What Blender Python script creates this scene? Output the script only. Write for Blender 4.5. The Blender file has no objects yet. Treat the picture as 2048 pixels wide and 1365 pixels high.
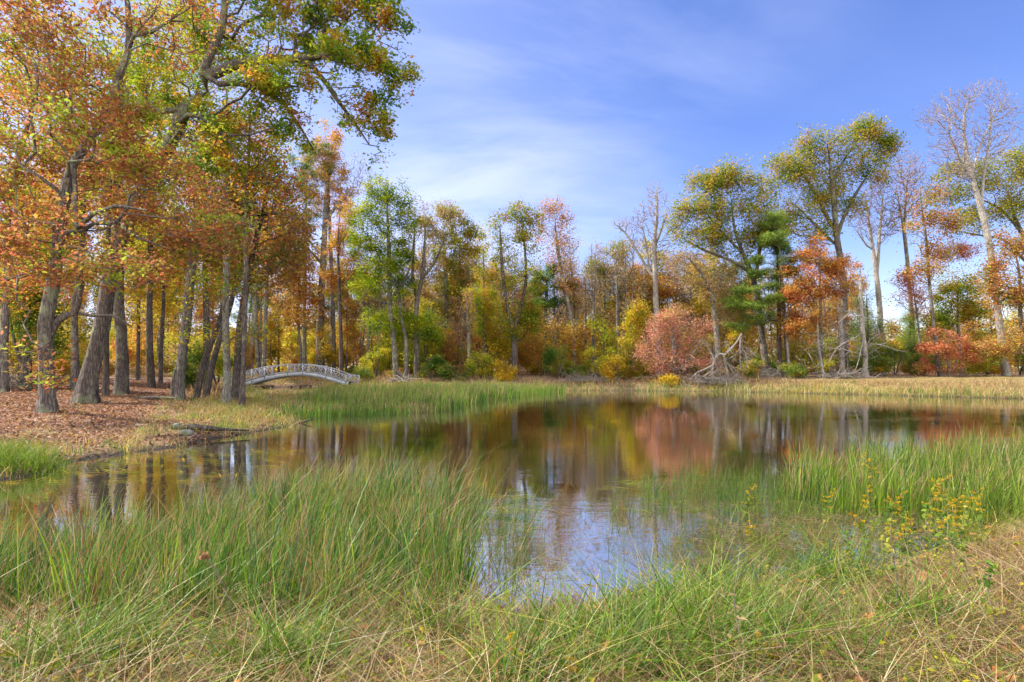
import bpy, math, random
import numpy as np
from mathutils import Vector

# ------------------------------------------------------------------ basics
F = 1138.0          # focal length in photograph pixels (2048 wide)
HOR = 735.0         # horizon row of the photograph
CAMZ = 1.9
sc = bpy.context.scene
COL = sc.collection
RNG = np.random.default_rng(7)

def P(px, py, Y):
    return np.array([(px - 1024.0) * Y / F, Y, CAMZ - (py - HOR) * Y / F])

def tag(o, label=None, cat=None, group=None, kind=None):
    if label: o['label'] = label
    if cat: o['category'] = cat
    if group: o['group'] = group
    if kind: o['kind'] = kind
    return o

def empty(name, loc, label, cat, group=None, rz=0.0):
    o = bpy.data.objects.new(name, None)
    COL.objects.link(o)
    o.location = loc
    o.rotation_euler = (0, 0, rz)
    o.empty_display_size = 0.2
    return tag(o, label, cat, group)

def mesh_np(name, V, faces, mats, midx=None, col=None):
    """faces: list of int arrays (m,k); midx / col given per face in list order."""
    V = np.asarray(V, dtype=np.float32)
    me = bpy.data.meshes.new(name)
    me.vertices.add(len(V))
    me.vertices.foreach_set('co', V.ravel())
    fl = [np.asarray(f, dtype=np.int32) for f in faces if len(f)]
    loops = np.concatenate([f.ravel() for f in fl])
    tot = np.concatenate([np.full(len(f), f.shape[1], dtype=np.int32) for f in fl])
    start = np.concatenate([[0], np.cumsum(tot)[:-1]]).astype(np.int32)
    me.loops.add(len(loops))
    me.loops.foreach_set('vertex_index', loops)
    me.polygons.add(len(tot))
    me.polygons.foreach_set('loop_start', start)
    for m in mats: me.materials.append(m)
    if midx is not None:
        me.polygons.foreach_set('material_index', np.asarray(midx, dtype=np.int32))
    if col is not None:
        c = np.ones((len(tot), 4), dtype=np.float32)
        c[:, :3] = col
        a = me.attributes.new('col', 'FLOAT_COLOR', 'FACE')
        a.data.foreach_set('color', c.ravel())
    me.update(calc_edges=True)
    return me

def link(name, me, parent=None, loc=None):
    o = bpy.data.objects.new(name, me)
    COL.objects.link(o)
    if parent is not None: o.parent = parent
    if loc is not None: o.location = loc
    return o

class MB:
    """collects boxes, bars and tubes into one mesh"""
    def __init__(s): s.V = []; s.Q = []; s.n = 0
    def add(s, V, Q):
        V = np.asarray(V, float); s.V.append(V); s.Q.append(np.asarray(Q) + s.n); s.n += len(V)
    def bar(s, a, b, w, h, up=(0, 0, 1)):
        a = np.asarray(a, float); b = np.asarray(b, float)
        t = b - a; t = t / (np.linalg.norm(t) + 1e-9)
        up = np.asarray(up, float)
        u = np.cross(t, up)
        if np.linalg.norm(u) < 1e-3: u = np.cross(t, np.array([1.0, 0, 0]))
        u = u / np.linalg.norm(u); v = np.cross(u, t)
        V = []
        for p in (a, b):
            for (i, j) in ((-1, -1), (1, -1), (1, 1), (-1, 1)):
                V.append(p + u * i * w / 2 + v * j * h / 2)
        s.add(V, [(0, 1, 5, 4), (1, 2, 6, 5), (2, 3, 7, 6), (3, 0, 4, 7), (3, 2, 1, 0), (4, 5, 6, 7)])
    def tube(s, pts, rad, sides=6):
        V, Q = tube_np(np.asarray(pts, float), np.asarray(rad, float), sides)
        s.add(V, Q)
    def build(s, name, mat, parent=None):
        me = mesh_np(name, np.concatenate(s.V), [np.concatenate(s.Q)], [mat])
        return link(name, me, parent)

def tangents(P_):
    t = np.zeros_like(P_)
    t[1:-1] = P_[2:] - P_[:-2]; t[0] = P_[1] - P_[0]; t[-1] = P_[-1] - P_[-2]
    return t / (np.linalg.norm(t, axis=1, keepdims=True) + 1e-9)

REF = np.array([0.83, 0.41, 0.13]); REF /= np.linalg.norm(REF)
def rings(pos, tan, rad, sides, wob=None):
    u = np.cross(tan, REF); u /= (np.linalg.norm(u, axis=1, keepdims=True) + 1e-9)
    v = np.cross(tan, u)
    a = np.arange(sides) * 2 * math.pi / sides
    r = rad[:, None] * np.ones((1, sides))
    if wob is not None: r = r * wob
    return pos[:, None, :] + r[:, :, None] * (np.cos(a)[None, :, None] * u[:, None, :] + np.sin(a)[None, :, None] * v[:, None, :])

def tube_np(pts, rad, sides):
    V = rings(pts, tangents(pts), rad, sides).reshape(-1, 3)
    n = len(pts); i = np.arange(n - 1)[:, None] * sides; k = np.arange(sides)[None, :]; k2 = (k + 1) % sides
    Q = np.stack([i + k, i + k2, i + sides + k2, i + sides + k], axis=-1).reshape(-1, 4)
    return V, Q

def catmull(pts, step):
    pts = np.asarray(pts, float)
    if len(pts) < 3:
        n = max(2, int(np.linalg.norm(pts[-1, :3] - pts[0, :3]) / step) + 1)
        t = np.linspace(0, 1, n)[:, None]
        return pts[0] * (1 - t) + pts[-1] * t
    ext = np.vstack([2 * pts[0] - pts[1], pts, 2 * pts[-1] - pts[-2]])
    out = []
    for i in range(1, len(ext) - 2):
        p0, p1, p2, p3 = ext[i - 1], ext[i], ext[i + 1], ext[i + 2]
        n = max(1, int(round(np.linalg.norm(p2[:3] - p1[:3]) / step)))
        for t in np.arange(n) / n:
            out.append(0.5 * (2 * p1 + (p2 - p0) * t + (2 * p0 - 5 * p1 + 4 * p2 - p3) * t * t + (3 * p1 - p0 - 3 * p2 + p3) * t ** 3))
    out.append(pts[-1])
    return np.array(out)

def noise3(p, wl, seed, octs=2):
    """cheap smooth pseudo-noise, about -1..1"""
    r = np.random.default_rng(seed)
    p = np.asarray(p, float); out = np.zeros(len(p)); amp = 1.0; tot = 0
    for o in range(octs):
        for k in range(3):
            d = r.normal(size=p.shape[1]); d /= np.linalg.norm(d)
            out += amp * np.sin(p @ d * (2 * math.pi / wl) * r.uniform(.7, 1.4) + r.uniform(0, 6.28))
        tot += amp * 1.7; amp *= .55; wl *= .45
    return out / tot

# ------------------------------------------------------------------ materials
def newmat(name):
    m = bpy.data.materials.new(name); m.use_nodes = True
    nt = m.node_tree; nt.nodes.clear()
    out = nt.nodes.new('ShaderNodeOutputMaterial')
    return m, nt, out
def N(nt, typ, **kw):
    n = nt.nodes.new(typ)
    for k, v in kw.items():
        if k.startswith('i_'): n.inputs[k[2:].replace('_', ' ')].default_value = v
        else: setattr(n, k, v)
    return n
def ramp(nt, stops):
    r = nt.nodes.new('ShaderNodeValToRGB'); e = r.color_ramp.elements
    while len(e) > 1: e.remove(e[-1])
    e[0].position = stops[0][0]; e[0].color = (*stops[0][1], 1)
    for p, c in stops[1:]:
        x = e.new(p); x.color = (*c, 1)
    return r

def leaf_material(name, trans, vary=0.0, gloss=0.0):
    m, nt, out = newmat(name)
    at = N(nt, 'ShaderNodeAttribute', attribute_name='col')
    hs = N(nt, 'ShaderNodeHueSaturation')
    nt.links.new(at.outputs['Color'], hs.inputs['Color'])
    hs.inputs['Saturation'].default_value = 1.0
    oi = N(nt, 'ShaderNodeObjectInfo')
    if vary:
        mr = N(nt, 'ShaderNodeMapRange'); mr.inputs['To Min'].default_value = 0.5 - vary; mr.inputs['To Max'].default_value = 0.5 + vary
        nt.links.new(oi.outputs['Random'], mr.inputs['Value']); nt.links.new(mr.outputs['Result'], hs.inputs['Hue'])
    tc = N(nt, 'ShaderNodeTexCoord')
    nz = N(nt, 'ShaderNodeTexNoise'); nz.inputs['Scale'].default_value = 3.0; nz.inputs['Detail'].default_value = 1
    nt.links.new(tc.outputs['Object'], nz.inputs['Vector'])
    mr2 = N(nt, 'ShaderNodeMapRange'); mr2.inputs['To Min'].default_value = .75; mr2.inputs['To Max'].default_value = 1.25
    nt.links.new(nz.outputs['Fac'], mr2.inputs['Value']); nt.links.new(mr2.outputs['Result'], hs.inputs['Value'])
    d = N(nt, 'ShaderNodeBsdfDiffuse'); t = N(nt, 'ShaderNodeBsdfTranslucent'); mx = N(nt, 'ShaderNodeMixShader')
    mx.inputs[0].default_value = trans
    nt.links.new(hs.outputs[0], d.inputs[0]); nt.links.new(hs.outputs[0], t.inputs[0])
    nt.links.new(d.outputs[0], mx.inputs[1]); nt.links.new(t.outputs[0], mx.inputs[2])
    last = mx
    if gloss:
        g = N(nt, 'ShaderNodeBsdfGlossy'); g.inputs['Roughness'].default_value = .45; g.inputs['Color'].default_value = (1, 1, 1, 1)
        m2 = N(nt, 'ShaderNodeMixShader'); m2.inputs[0].default_value = gloss
        nt.links.new(mx.outputs[0], m2.inputs[1]); nt.links.new(g.outputs[0], m2.inputs[2]); last = m2
    nt.links.new(last.outputs[0], out.inputs[0])
    return m

def rough_material(name, stops, scale=(6, 6, 1.2), bump=.5, dist=.03, rough=.9, detail=5, patch=None):
    m, nt, out = newmat(name)
    tc = N(nt, 'ShaderNodeTexCoord'); mp = N(nt, 'ShaderNodeMapping'); mp.inputs['Scale'].default_value = scale
    nt.links.new(tc.outputs['Object'], mp.inputs['Vector'])
    nz = N(nt, 'ShaderNodeTexNoise'); nz.inputs['Scale'].default_value = 2.0; nz.inputs['Detail'].default_value = detail; nz.inputs['Roughness'].default_value = .7
    nt.links.new(mp.outputs[0], nz.inputs['Vector'])
    cr = ramp(nt, stops); nt.links.new(nz.outputs['Fac'], cr.inputs[0])
    colout = cr.outputs[0]
    if patch:
        n2 = N(nt, 'ShaderNodeTexNoise'); n2.inputs['Scale'].default_value = patch[1]; n2.inputs['Detail'].default_value = 4
        nt.links.new(tc.outputs['Object'], n2.inputs['Vector'])
        r2 = ramp(nt, [(.5, (0, 0, 0)), (.62, (1, 1, 1))]); nt.links.new(n2.outputs['Fac'], r2.inputs[0])
        mx = N(nt, 'ShaderNodeMix', data_type='RGBA'); nt.links.new(r2.outputs[0], mx.inputs[0])
        nt.links.new(colout, mx.inputs[6]); mx.inputs[7].default_value = (*patch[0], 1); colout = mx.outputs[2]
    b = N(nt, 'ShaderNodeBsdfPrincipled'); b.inputs['Roughness'].default_value = rough
    b.inputs['Specular IOR Level'].default_value = .25
    nt.links.new(colout, b.inputs['Base Color'])
    if bump:
        bp = N(nt, 'ShaderNodeBump'); bp.inputs['Strength'].default_value = bump; bp.inputs['Distance'].default_value = dist
        nt.links.new(nz.outputs['Fac'], bp.inputs['Height']); nt.links.new(bp.outputs[0], b.inputs['Normal'])
    nt.links.new(b.outputs[0], out.inputs[0])
    return m

LEAF = leaf_material('leaf', .5)
LEAFV = leaf_material('leaf_varied', .5, .018)
BLADE = leaf_material('grass_blade', .36, 0, .03)
def bark_material(name, lo, mid, hi, patch=None, sc_=1.0):
    """furrowed bark: upright plates from a stretched cell pattern, broken by noise, with lichen or moss patches"""
    m, nt, out = newmat(name)
    tc = N(nt, 'ShaderNodeTexCoord'); mp = N(nt, 'ShaderNodeMapping'); mp.inputs['Scale'].default_value = (14 * sc_, 14 * sc_, 2.6 * sc_)
    nz0 = N(nt, 'ShaderNodeTexNoise'); nz0.inputs['Scale'].default_value = 2.2; nz0.inputs['Detail'].default_value = 3
    wx = N(nt, 'ShaderNodeMix', data_type='RGBA'); wx.inputs[0].default_value = .09
    nt.links.new(tc.outputs['Object'], nz0.inputs['Vector']); nt.links.new(tc.outputs['Object'], wx.inputs[6]); nt.links.new(nz0.outputs['Color'], wx.inputs[7])
    nt.links.new(wx.outputs[2], mp.inputs['Vector'])
    vo = N(nt, 'ShaderNodeTexVoronoi', feature='DISTANCE_TO_EDGE'); vo.inputs['Scale'].default_value = 1.0; nt.links.new(mp.outputs[0], vo.inputs['Vector'])
    nz = N(nt, 'ShaderNodeTexNoise'); nz.inputs['Scale'].default_value = 1.6; nz.inputs['Detail'].default_value = 6; nz.inputs['Roughness'].default_value = .75; nt.links.new(mp.outputs[0], nz.inputs['Vector'])
    ad = N(nt, 'ShaderNodeMath', operation='MULTIPLY_ADD'); nt.links.new(vo.outputs['Distance'], ad.inputs[0]); ad.inputs[1].default_value = .9; nt.links.new(nz.outputs['Fac'], ad.inputs[2])
    cr = ramp(nt, [(.38, lo), (.62, mid), (.9, hi)]); nt.links.new(ad.outputs[0], cr.inputs[0]); c = cr.outputs[0]
    big = N(nt, 'ShaderNodeTexNoise'); big.inputs['Scale'].default_value = .8; big.inputs['Detail'].default_value = 3; nt.links.new(tc.outputs['Object'], big.inputs['Vector'])
    mr = N(nt, 'ShaderNodeMapRange'); mr.inputs['From Min'].default_value = .3; mr.inputs['From Max'].default_value = .7; mr.inputs['To Min'].default_value = .7; mr.inputs['To Max'].default_value = 1.3; nt.links.new(big.outputs['Fac'], mr.inputs['Value'])
    hs = N(nt, 'ShaderNodeHueSaturation'); nt.links.new(mr.outputs[0], hs.inputs['Value']); nt.links.new(c, hs.inputs['Color']); c = hs.outputs[0]
    if patch:
        n2 = N(nt, 'ShaderNodeTexNoise'); n2.inputs['Scale'].default_value = patch[1]; n2.inputs['Detail'].default_value = 6; n2.inputs['Roughness'].default_value = .7; nt.links.new(tc.outputs['Object'], n2.inputs['Vector'])
        r2 = ramp(nt, [(.52, (0, 0, 0)), (.6, (1, 1, 1))]); nt.links.new(n2.outputs['Fac'], r2.inputs[0])
        mx = N(nt, 'ShaderNodeMix', data_type='RGBA'); nt.links.new(r2.outputs[0], mx.inputs[0]); nt.links.new(c, mx.inputs[6]); mx.inputs[7].default_value = (*patch[0], 1); c = mx.outputs[2]
    b = N(nt, 'ShaderNodeBsdfPrincipled'); b.inputs['Roughness'].default_value = .92; b.inputs['Specular IOR Level'].default_value = .2; nt.links.new(c, b.inputs['Base Color'])
    bp = N(nt, 'ShaderNodeBump'); bp.inputs['Strength'].default_value = 1.0; bp.inputs['Distance'].default_value = .07; nt.links.new(ad.outputs[0], bp.inputs['Height']); nt.links.new(bp.outputs[0], b.inputs['Normal'])
    nt.links.new(b.outputs[0], out.inputs[0]); return m
BARK = {
    'grey': bark_material('bark_grey', (.045, .037, .034), (.16, .138, .125), (.28, .25, .23), ((.26, .28, .19), 1.6)),
    'brown': bark_material('bark_brown', (.034, .026, .024), (.125, .102, .09), (.22, .185, .165), ((.2, .21, .13), 1.2)),
    'dark': bark_material('bark_dark', (.03, .024, .02), (.105, .086, .074), (.19, .16, .14)),
    'pale': bark_material('bark_pale', (.17, .145, .13), (.31, .28, .25), (.43, .39, .36), ((.36, .35, .30), .9), .8),
    'dead': bark_material('bark_dead', (.15, .13, .115), (.31, .28, .25), (.43, .39, .36)),
    'lichen': bark_material('bark_lichen', (.08, .07, .06), (.24, .225, .195), (.37, .36, .31), ((.31, .35, .25), 2.4)),
}
TWIG = rough_material('twig_bark', [(.3, (.09, .072, .062)), (.6, (.19, .16, .14))], (5, 5, 5), 0)
TWIGP = rough_material('twig_pale', [(.3, (.20, .155, .145)), (.6, (.33, .275, .255))], (5, 5, 5), 0)

# ------------------------------------------------------------------ terrain
POND = np.array([(-16, 6.0), (-8.6, 9.3), (-8.6, 11.7), (-8.0, 14.4), (-7.2, 18.0), (-8.3, 21), (-10.5, 26), (-14.6, 33), (-18.4, 40), (-22.8, 47),
                 (-22.6, 51), (-21.4, 56), (-18, 56), (-17, 52), (-13, 48.2), (-6, 47.8), (0, 46.7), (8, 46.4), (17, 44.6), (24, 40), (30, 34.8),
                 (40, 31), (50, 24), (40, 18), (22, 12.5), (12, 9.3), (6.8, 7.3), (5, 6.1), (3.5, 5.3), (2, 4.75), (.8, 4.5), (-.1, 4.25),
                 (-3.5, 4.2), (-7, 4.0), (-16, 3.6)], float)

def sdist(x, y):
    x = np.asarray(x, float); y = np.asarray(y, float)
    d = np.full(x.shape, 1e9); inside = np.zeros(x.shape, bool)
    n = len(POND)
    for i in range(n):
        a = POND[i]; b = POND[(i + 1) % n]; e = b - a
        t = np.clip(((x - a[0]) * e[0] + (y - a[1]) * e[1]) / (e @ e), 0, 1)
        d = np.minimum(d, np.hypot(x - a[0] - t * e[0], y - a[1] - t * e[1]))
        c = ((a[1] > y) != (b[1] > y)) & (x < (b[0] - a[0]) * (y - a[1]) / (b[1] - a[1] + 1e-12) + a[0])
        inside ^= c
    d = np.where(inside, -d, d)
    p = np.stack([x.ravel(), y.ravel()], 1)
    w = np.clip(y / 20, .15, 1)
    return d + (noise3(p, 3.5, 11, 3) * .5 + noise3(p, .8, 12, 2) * .16).reshape(x.shape) * w

def sstep(a, b, v):
    t = np.clip((v - a) / (b - a), 0, 1); return t * t * (3 - 2 * t)

def gz(x, y, d=None):
    x = np.asarray(x, float); y = np.asarray(y, float)
    if d is None: d = sdist(x, y)
    wn = 1 - sstep(6.5, 9.5, y - np.clip(x, 0, 30) * .45)
    wf = sstep(26, 40, y)
    H = .9 + .25 * wf; L = 9.0 - 5.2 * wf
    H = H * (1 - wn) + .26 * wn; L = L * (1 - wn) + 1.5 * wn
    land = H * (1 - np.exp(-np.maximum(d, 0) / L)) + .04 * np.clip(d, 0, .3) / .3
    p = np.stack([x.ravel(), y.ravel()], 1)
    bump = (noise3(p, 4.0, 5, 3) * .06).reshape(x.shape) * np.clip(d / 2, 0, 1) * (1 - .6 * wn)
    bed = -.7 * (1 - np.exp(np.minimum(d, 0) / 2.0))
    return np.where(d > 0, land + bump, bed)
def gz1(x, y): return float(gz(np.array([x]), np.array([y]))[0])
# ------------------------------------------------------------------ trees
PAL = {
    'olive':  [(.17, .24, .035), (.30, .32, .04), (.44, .38, .045), (.50, .31, .05)],
    'green':  [(.11, .18, .012), (.19, .29, .014), (.30, .38, .02), (.44, .43, .03)],
    'yolive': [(.15, .23, .025), (.28, .33, .03), (.42, .37, .035), (.44, .23, .04)],
    'oak':    [(.13, .24, .03), (.24, .34, .03), (.40, .42, .035), (.46, .40, .04), (.52, .22, .04)],
    'lime':   [(.16, .28, .025), (.38, .45, .03), (.56, .50, .035), (.58, .28, .04)],
    'yellow': [(.32, .33, .035), (.58, .46, .04), (.68, .50, .05), (.64, .34, .04)],
    'orange': [(.50, .36, .06), (.60, .38, .07), (.60, .29, .07), (.50, .21, .07)],
    'maple':  [(.40, .30, .06), (.60, .27, .07), (.64, .32, .08), (.58, .22, .08), (.50, .17, .06)],
    'rust':   [(.26, .30, .05), (.44, .24, .09), (.54, .27, .11), (.36, .17, .08), (.62, .28, .09), (.54, .43, .06)],
    'brownoak': [(.34, .44, .045), (.38, .42, .05), (.40, .20, .10), (.27, .12, .07), (.50, .22, .11), (.38, .36, .05), (.56, .16, .07), (.36, .13, .075), (.58, .40, .06), (.46, .15, .075)],
    'copper': [(.46, .32, .08), (.56, .29, .09), (.56, .23, .09), (.44, .18, .08)],
    'mixed':  [(.24, .32, .04), (.50, .42, .04), (.62, .46, .05), (.60, .28, .05), (.48, .18, .05), (.64, .17, .07)],
    'red':    [(.62, .23, .11), (.68, .27, .14), (.52, .21, .10), (.56, .35, .10)],
    'pink':   [(.66, .28, .21), (.72, .33, .26), (.62, .33, .20), (.52, .34, .14)],
    'tan':    [(.40, .30, .15), (.50, .36, .18), (.44, .24, .11), (.30, .29, .10)],
    'pine':   [(.06, .14, .035), (.095, .20, .045), (.15, .26, .05), (.21, .30, .055)],
    'brightpine': [(.15, .23, .05), (.24, .34, .06), (.32, .42, .07), (.22, .29, .06)],
    'shrub':  [(.07, .15, .03), (.13, .23, .035), (.24, .30, .04), (.32, .29, .055)],
    'ygreen': [(.27, .36, .035), (.44, .47, .04), (.62, .54, .045), (.54, .44, .05)],
    'gold':   [(.52, .40, .04), (.70, .50, .04), (.72, .44, .04), (.46, .34, .04)],
    'debris': [(.22, .15, .09), (.30, .21, .13), (.16, .15, .06), (.20, .11, .06), (.34, .27, .18)],
    'forest': [(.30, .31, .06), (.46, .38, .08), (.50, .30, .09), (.38, .26, .12), (.5, .42, .07)],
    'forestl': [(.34, .38, .05), (.60, .48, .05), (.66, .42, .05), (.56, .50, .05), (.40, .26, .08)],
    'forestr': [(.16, .24, .05), (.34, .30, .06), (.48, .24, .07), (.22, .28, .05)],
    'purple': [(.36, .18, .17), (.30, .16, .15), (.42, .22, .19), (.32, .21, .13)],
}

def pal_cols(rng, pal, pos, seed, wl=1.8):
    c = np.array(PAL[pal]); n = len(pos)
    t = np.clip(.47 + .62 * noise3(pos, wl, seed, 2) * .95 + rng.normal(0, .2, n), 0, .9999) * (len(c) - 1)
    i = np.minimum(t.astype(int), len(c) - 2); f = (t - i)[:, None]
    out = c[i] * (1 - f) + c[i + 1] * f
    return np.clip(out * rng.normal(1, .16, n).clip(.55, 1.5)[:, None], .004, .85)

def leaf_mesh(rng, pos, size, shape='kite', flat=.55):
    """leaf-sized faces at pos: returns V, faces (n,k)"""
    n = len(pos)
    nrm = rng.normal(size=(n, 3)); nrm /= np.linalg.norm(nrm, axis=1, keepdims=True)
    nrm[:, 2] = np.abs(nrm[:, 2]) + flat; nrm /= np.linalg.norm(nrm, axis=1, keepdims=True)
    d = rng.normal(size=(n, 3)); d[:, 2] -= .25
    d -= (d * nrm).sum(1, keepdims=True) * nrm; d /= np.linalg.norm(d, axis=1, keepdims=True) + 1e-9
    s = np.cross(nrm, d)
    L = size * rng.uniform(.55, 1.35, n)[:, None]
    if shape == 'kite':
        W = L * rng.uniform(.42, .62, n)[:, None]
        fold = nrm * W * rng.uniform(-.15, .4, n)[:, None]
        V = np.stack([pos - d * L * .5, pos + s * W * .5 + fold, pos + d * L * .5, pos - s * W * .5 + fold], 1)
        return V.reshape(-1, 3), np.arange(n * 4).reshape(n, 4)
    if shape == 'lobed':
        W = L * rng.uniform(.6, .85, n)[:, None]
        fold = nrm * W * rng.uniform(-.1, .35, n)[:, None]
        prof = [(-.5, 0, 0), (-.18, .32, .6), (-.1, .16, .3), (.12, .5, 1), (.18, .2, .4), (.5, 0, -.2), (.18, -.2, .4), (.12, -.5, 1), (-.1, -.16, .3), (-.18, -.32, .6)]
        V = np.stack([pos + d * L * a + s * W * b + fold * c for a, b, c in prof], 1)
        k = np.arange(n)[:, None] * 10
        Q = np.concatenate([k + np.array([[0, 1, 2, 5]]), k + np.array([[2, 3, 4, 5]]), k + np.array([[0, 5, 8, 9]]), k + np.array([[5, 6, 7, 8]])])
        return V.reshape(-1, 3), Q
    if shape == 'needle':
        W = L * .11
        V = np.stack([pos - d * L * .5 - s * W * .5, pos - d * L * .5 + s * W * .5, pos + d * L * .5 + s * W * .25, pos + d * L * .5 - s * W * .25], 1)
        return V.reshape(-1, 3), np.arange(n * 4).reshape(n, 4)

CID = []
def grow(rng, chains, attr, step=.7, zmin=-1e9, bf=.28, droop=0.0, allow=None):
    """chains: explicit stems [(pts(n,3), rad(n), parent_chain or None)]; attr: crown points reached by branches."""
    pos = []; par = []; rad = []; fixed = []; plen = []; cid = []
    for ci, (pts, r, ref) in enumerate(chains):
        q = catmull(np.column_stack([pts, r]), step)
        if ref is None: prev = -1
        else:
            A = np.array(pos); prev = int(np.argmin(((A - q[0, :3]) ** 2).sum(1)))
            q = q[1:]
        for row in q:
            pos.append(row[:3]); rad.append(row[3]); cid.append(ci if ref is not None else 0); fixed.append(True); par.append(prev)
            plen.append(0 if prev < 0 else plen[prev] + np.linalg.norm(row[:3] - pos[prev])); prev = len(pos) - 1
    nfix = len(pos); cap = nfix + len(attr) * 14 + 10
    PA = np.zeros((cap, 3)); PA[:nfix] = pos; PL = np.zeros(cap); PL[:nfix] = plen
    PR = np.full(cap, -1); PR[:nfix] = par
    ok = np.zeros(cap, bool); ok[:nfix] = PA[:nfix, 2] >= zmin
    if not ok.any(): ok[nfix - 1] = True
    n = nfix
    fixarr = PA[:nfix][ok[:nfix]]
    dd = np.array([np.min(((fixarr - a) ** 2).sum(1)) for a in attr]) if len(attr) else []
    for ai in np.argsort(dd):
        a = attr[ai]
        D = PA[:n] - a; dist = np.sqrt((D ** 2).sum(1))
        cost = dist + bf * PL[:n] + np.maximum(D[:, 2], 0) * (.55 - droop)
        cost = np.where(ok[:n], cost, 1e9)
        k = int(np.argmin(cost)); L = dist[k]
        if L < .12: continue
        m = max(1, min(12, int(math.ceil(L / step))))
        pk = PR[k]; d0 = PA[k] - PA[pk] if pk >= 0 else np.array([0, 0, 1.0])
        d0 = d0 / (np.linalg.norm(d0) + 1e-9)
        side = a - PA[k]; side = side / (L + 1e-9)
        ctrl = PA[k] + (d0 * .45 + side * .55 + np.array([0, 0, .12 - droop])) * L * .45
        prev = k
        for j in range(1, m + 1):
            t = j / m
            q = (1 - t) ** 2 * PA[k] + 2 * t * (1 - t) * ctrl + t * t * a
            if j < m: q = q + rng.normal(0, .05 * min(L, 2.5), 3)
            PA[n] = q; PR[n] = prev; ok[n] = True
            PL[n] = PL[prev] + np.linalg.norm(q - PA[prev]); prev = n; n += 1
    PA = PA[:n]; PR = PR[:n]
    for i in range(nfix, n): cid.append(cid[PR[i]])
    CID[:] = cid
    kids = np.zeros(n, int); cnt = np.zeros(n)
    for i in range(n - 1, -1, -1):
        if kids[i] == 0: cnt[i] = 1
        p = PR[i]
        if p >= 0: kids[p] += 1; cnt[p] += cnt[i]
    return PA, PR, cnt, np.array(rad), nfix

def chains_of(PR, w):
    """split the node tree into chains following the heaviest child"""
    n = len(PR); best = np.full(n, -1)
    for i in range(n):
        p = PR[i]
        if p >= 0 and (best[p] < 0 or w[i] > w[best[p]]): best[p] = i
    heads = [i for i in range(n) if PR[i] < 0 or best[PR[i]] != i]
    out = []
    for h in heads:
        c = [h]; k = best[h]
        while k >= 0: c.append(k); k = best[k]
        out.append((PR[h], c))
    return out

def skin(PA, PR, R, sel=None, wob=0.0, rng=None, near=False):
    Vs = []; Qs = []; base = 0
    for parent, c in chains_of(PR, R):
        if sel is not None and not sel(c): continue
        pts = PA[c]; rr = R[c]
        if parent >= 0:
            pts = np.vstack([PA[parent], pts]); rr = np.concatenate([[rr[0]], rr])
        if len(pts) < 2: continue
        s = 11 if rr[0] > .16 else (6 if rr[0] > .05 else (4 if rr[0] > .018 else 3))
        if c[0] == 0 and near:
            s = 26; tn = tangents(pts); V = rings(pts, tn, rr, s); ang = np.arange(s) * 2 * math.pi / s
            hh = np.maximum(pts[:, 2] - .0, 0)[:, None]; ph = rng.uniform(0, 6.28, 4)
            rootw = np.maximum(0, np.sin(5 * ang + ph[0] + .6 * np.sin(2 * ang + ph[1])))[None, :] * np.exp(-hh / .3) * .55
            ridge = .05 * np.sin(7 * ang + ph[2] + hh * .6) + .035 * np.sin(3 * ang + ph[3] - hh * .9) + rng.normal(0, .028, (len(pts), s))
            V = pts[:, None, :] + (V - pts[:, None, :]) * (1 + rootw + ridge)[:, :, None]
            _, Q = tube_np(pts, rr, s); V = V.reshape(-1, 3)
            Vs.append(V); Qs.append(Q + base); base += len(V); continue
        V, Q = tube_np(pts, rr, s)
        if wob and s == 11:
            V = V + rng.normal(0, 1, V.shape) * (np.repeat(rr, s)[:, None] * wob)
        Vs.append(V); Qs.append(Q + base); base += len(V)
    if not Vs: return np.zeros((0, 3)), np.zeros((0, 4), int)
    return np.concatenate(Vs), np.concatenate(Qs)

def sample_lobes(rng, lobes, n, pw=.42):
    vol = np.array([(l[1][0] * l[1][1] * l[1][2]) ** .72 * (l[2] if len(l) > 2 else 1) for l in lobes]); vol /= vol.sum()
    out = []
    for l, v in zip(lobes, vol):
        k = max(3, int(round(n * v)))
        u = rng.normal(size=(k, 3)); u /= np.linalg.norm(u, axis=1, keepdims=True)
        u *= (rng.uniform(0, 1, (k, 1)) ** pw)
        out.append(np.asarray(l[0]) + u * np.asarray(l[1]))
    return np.concatenate(out)

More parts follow.
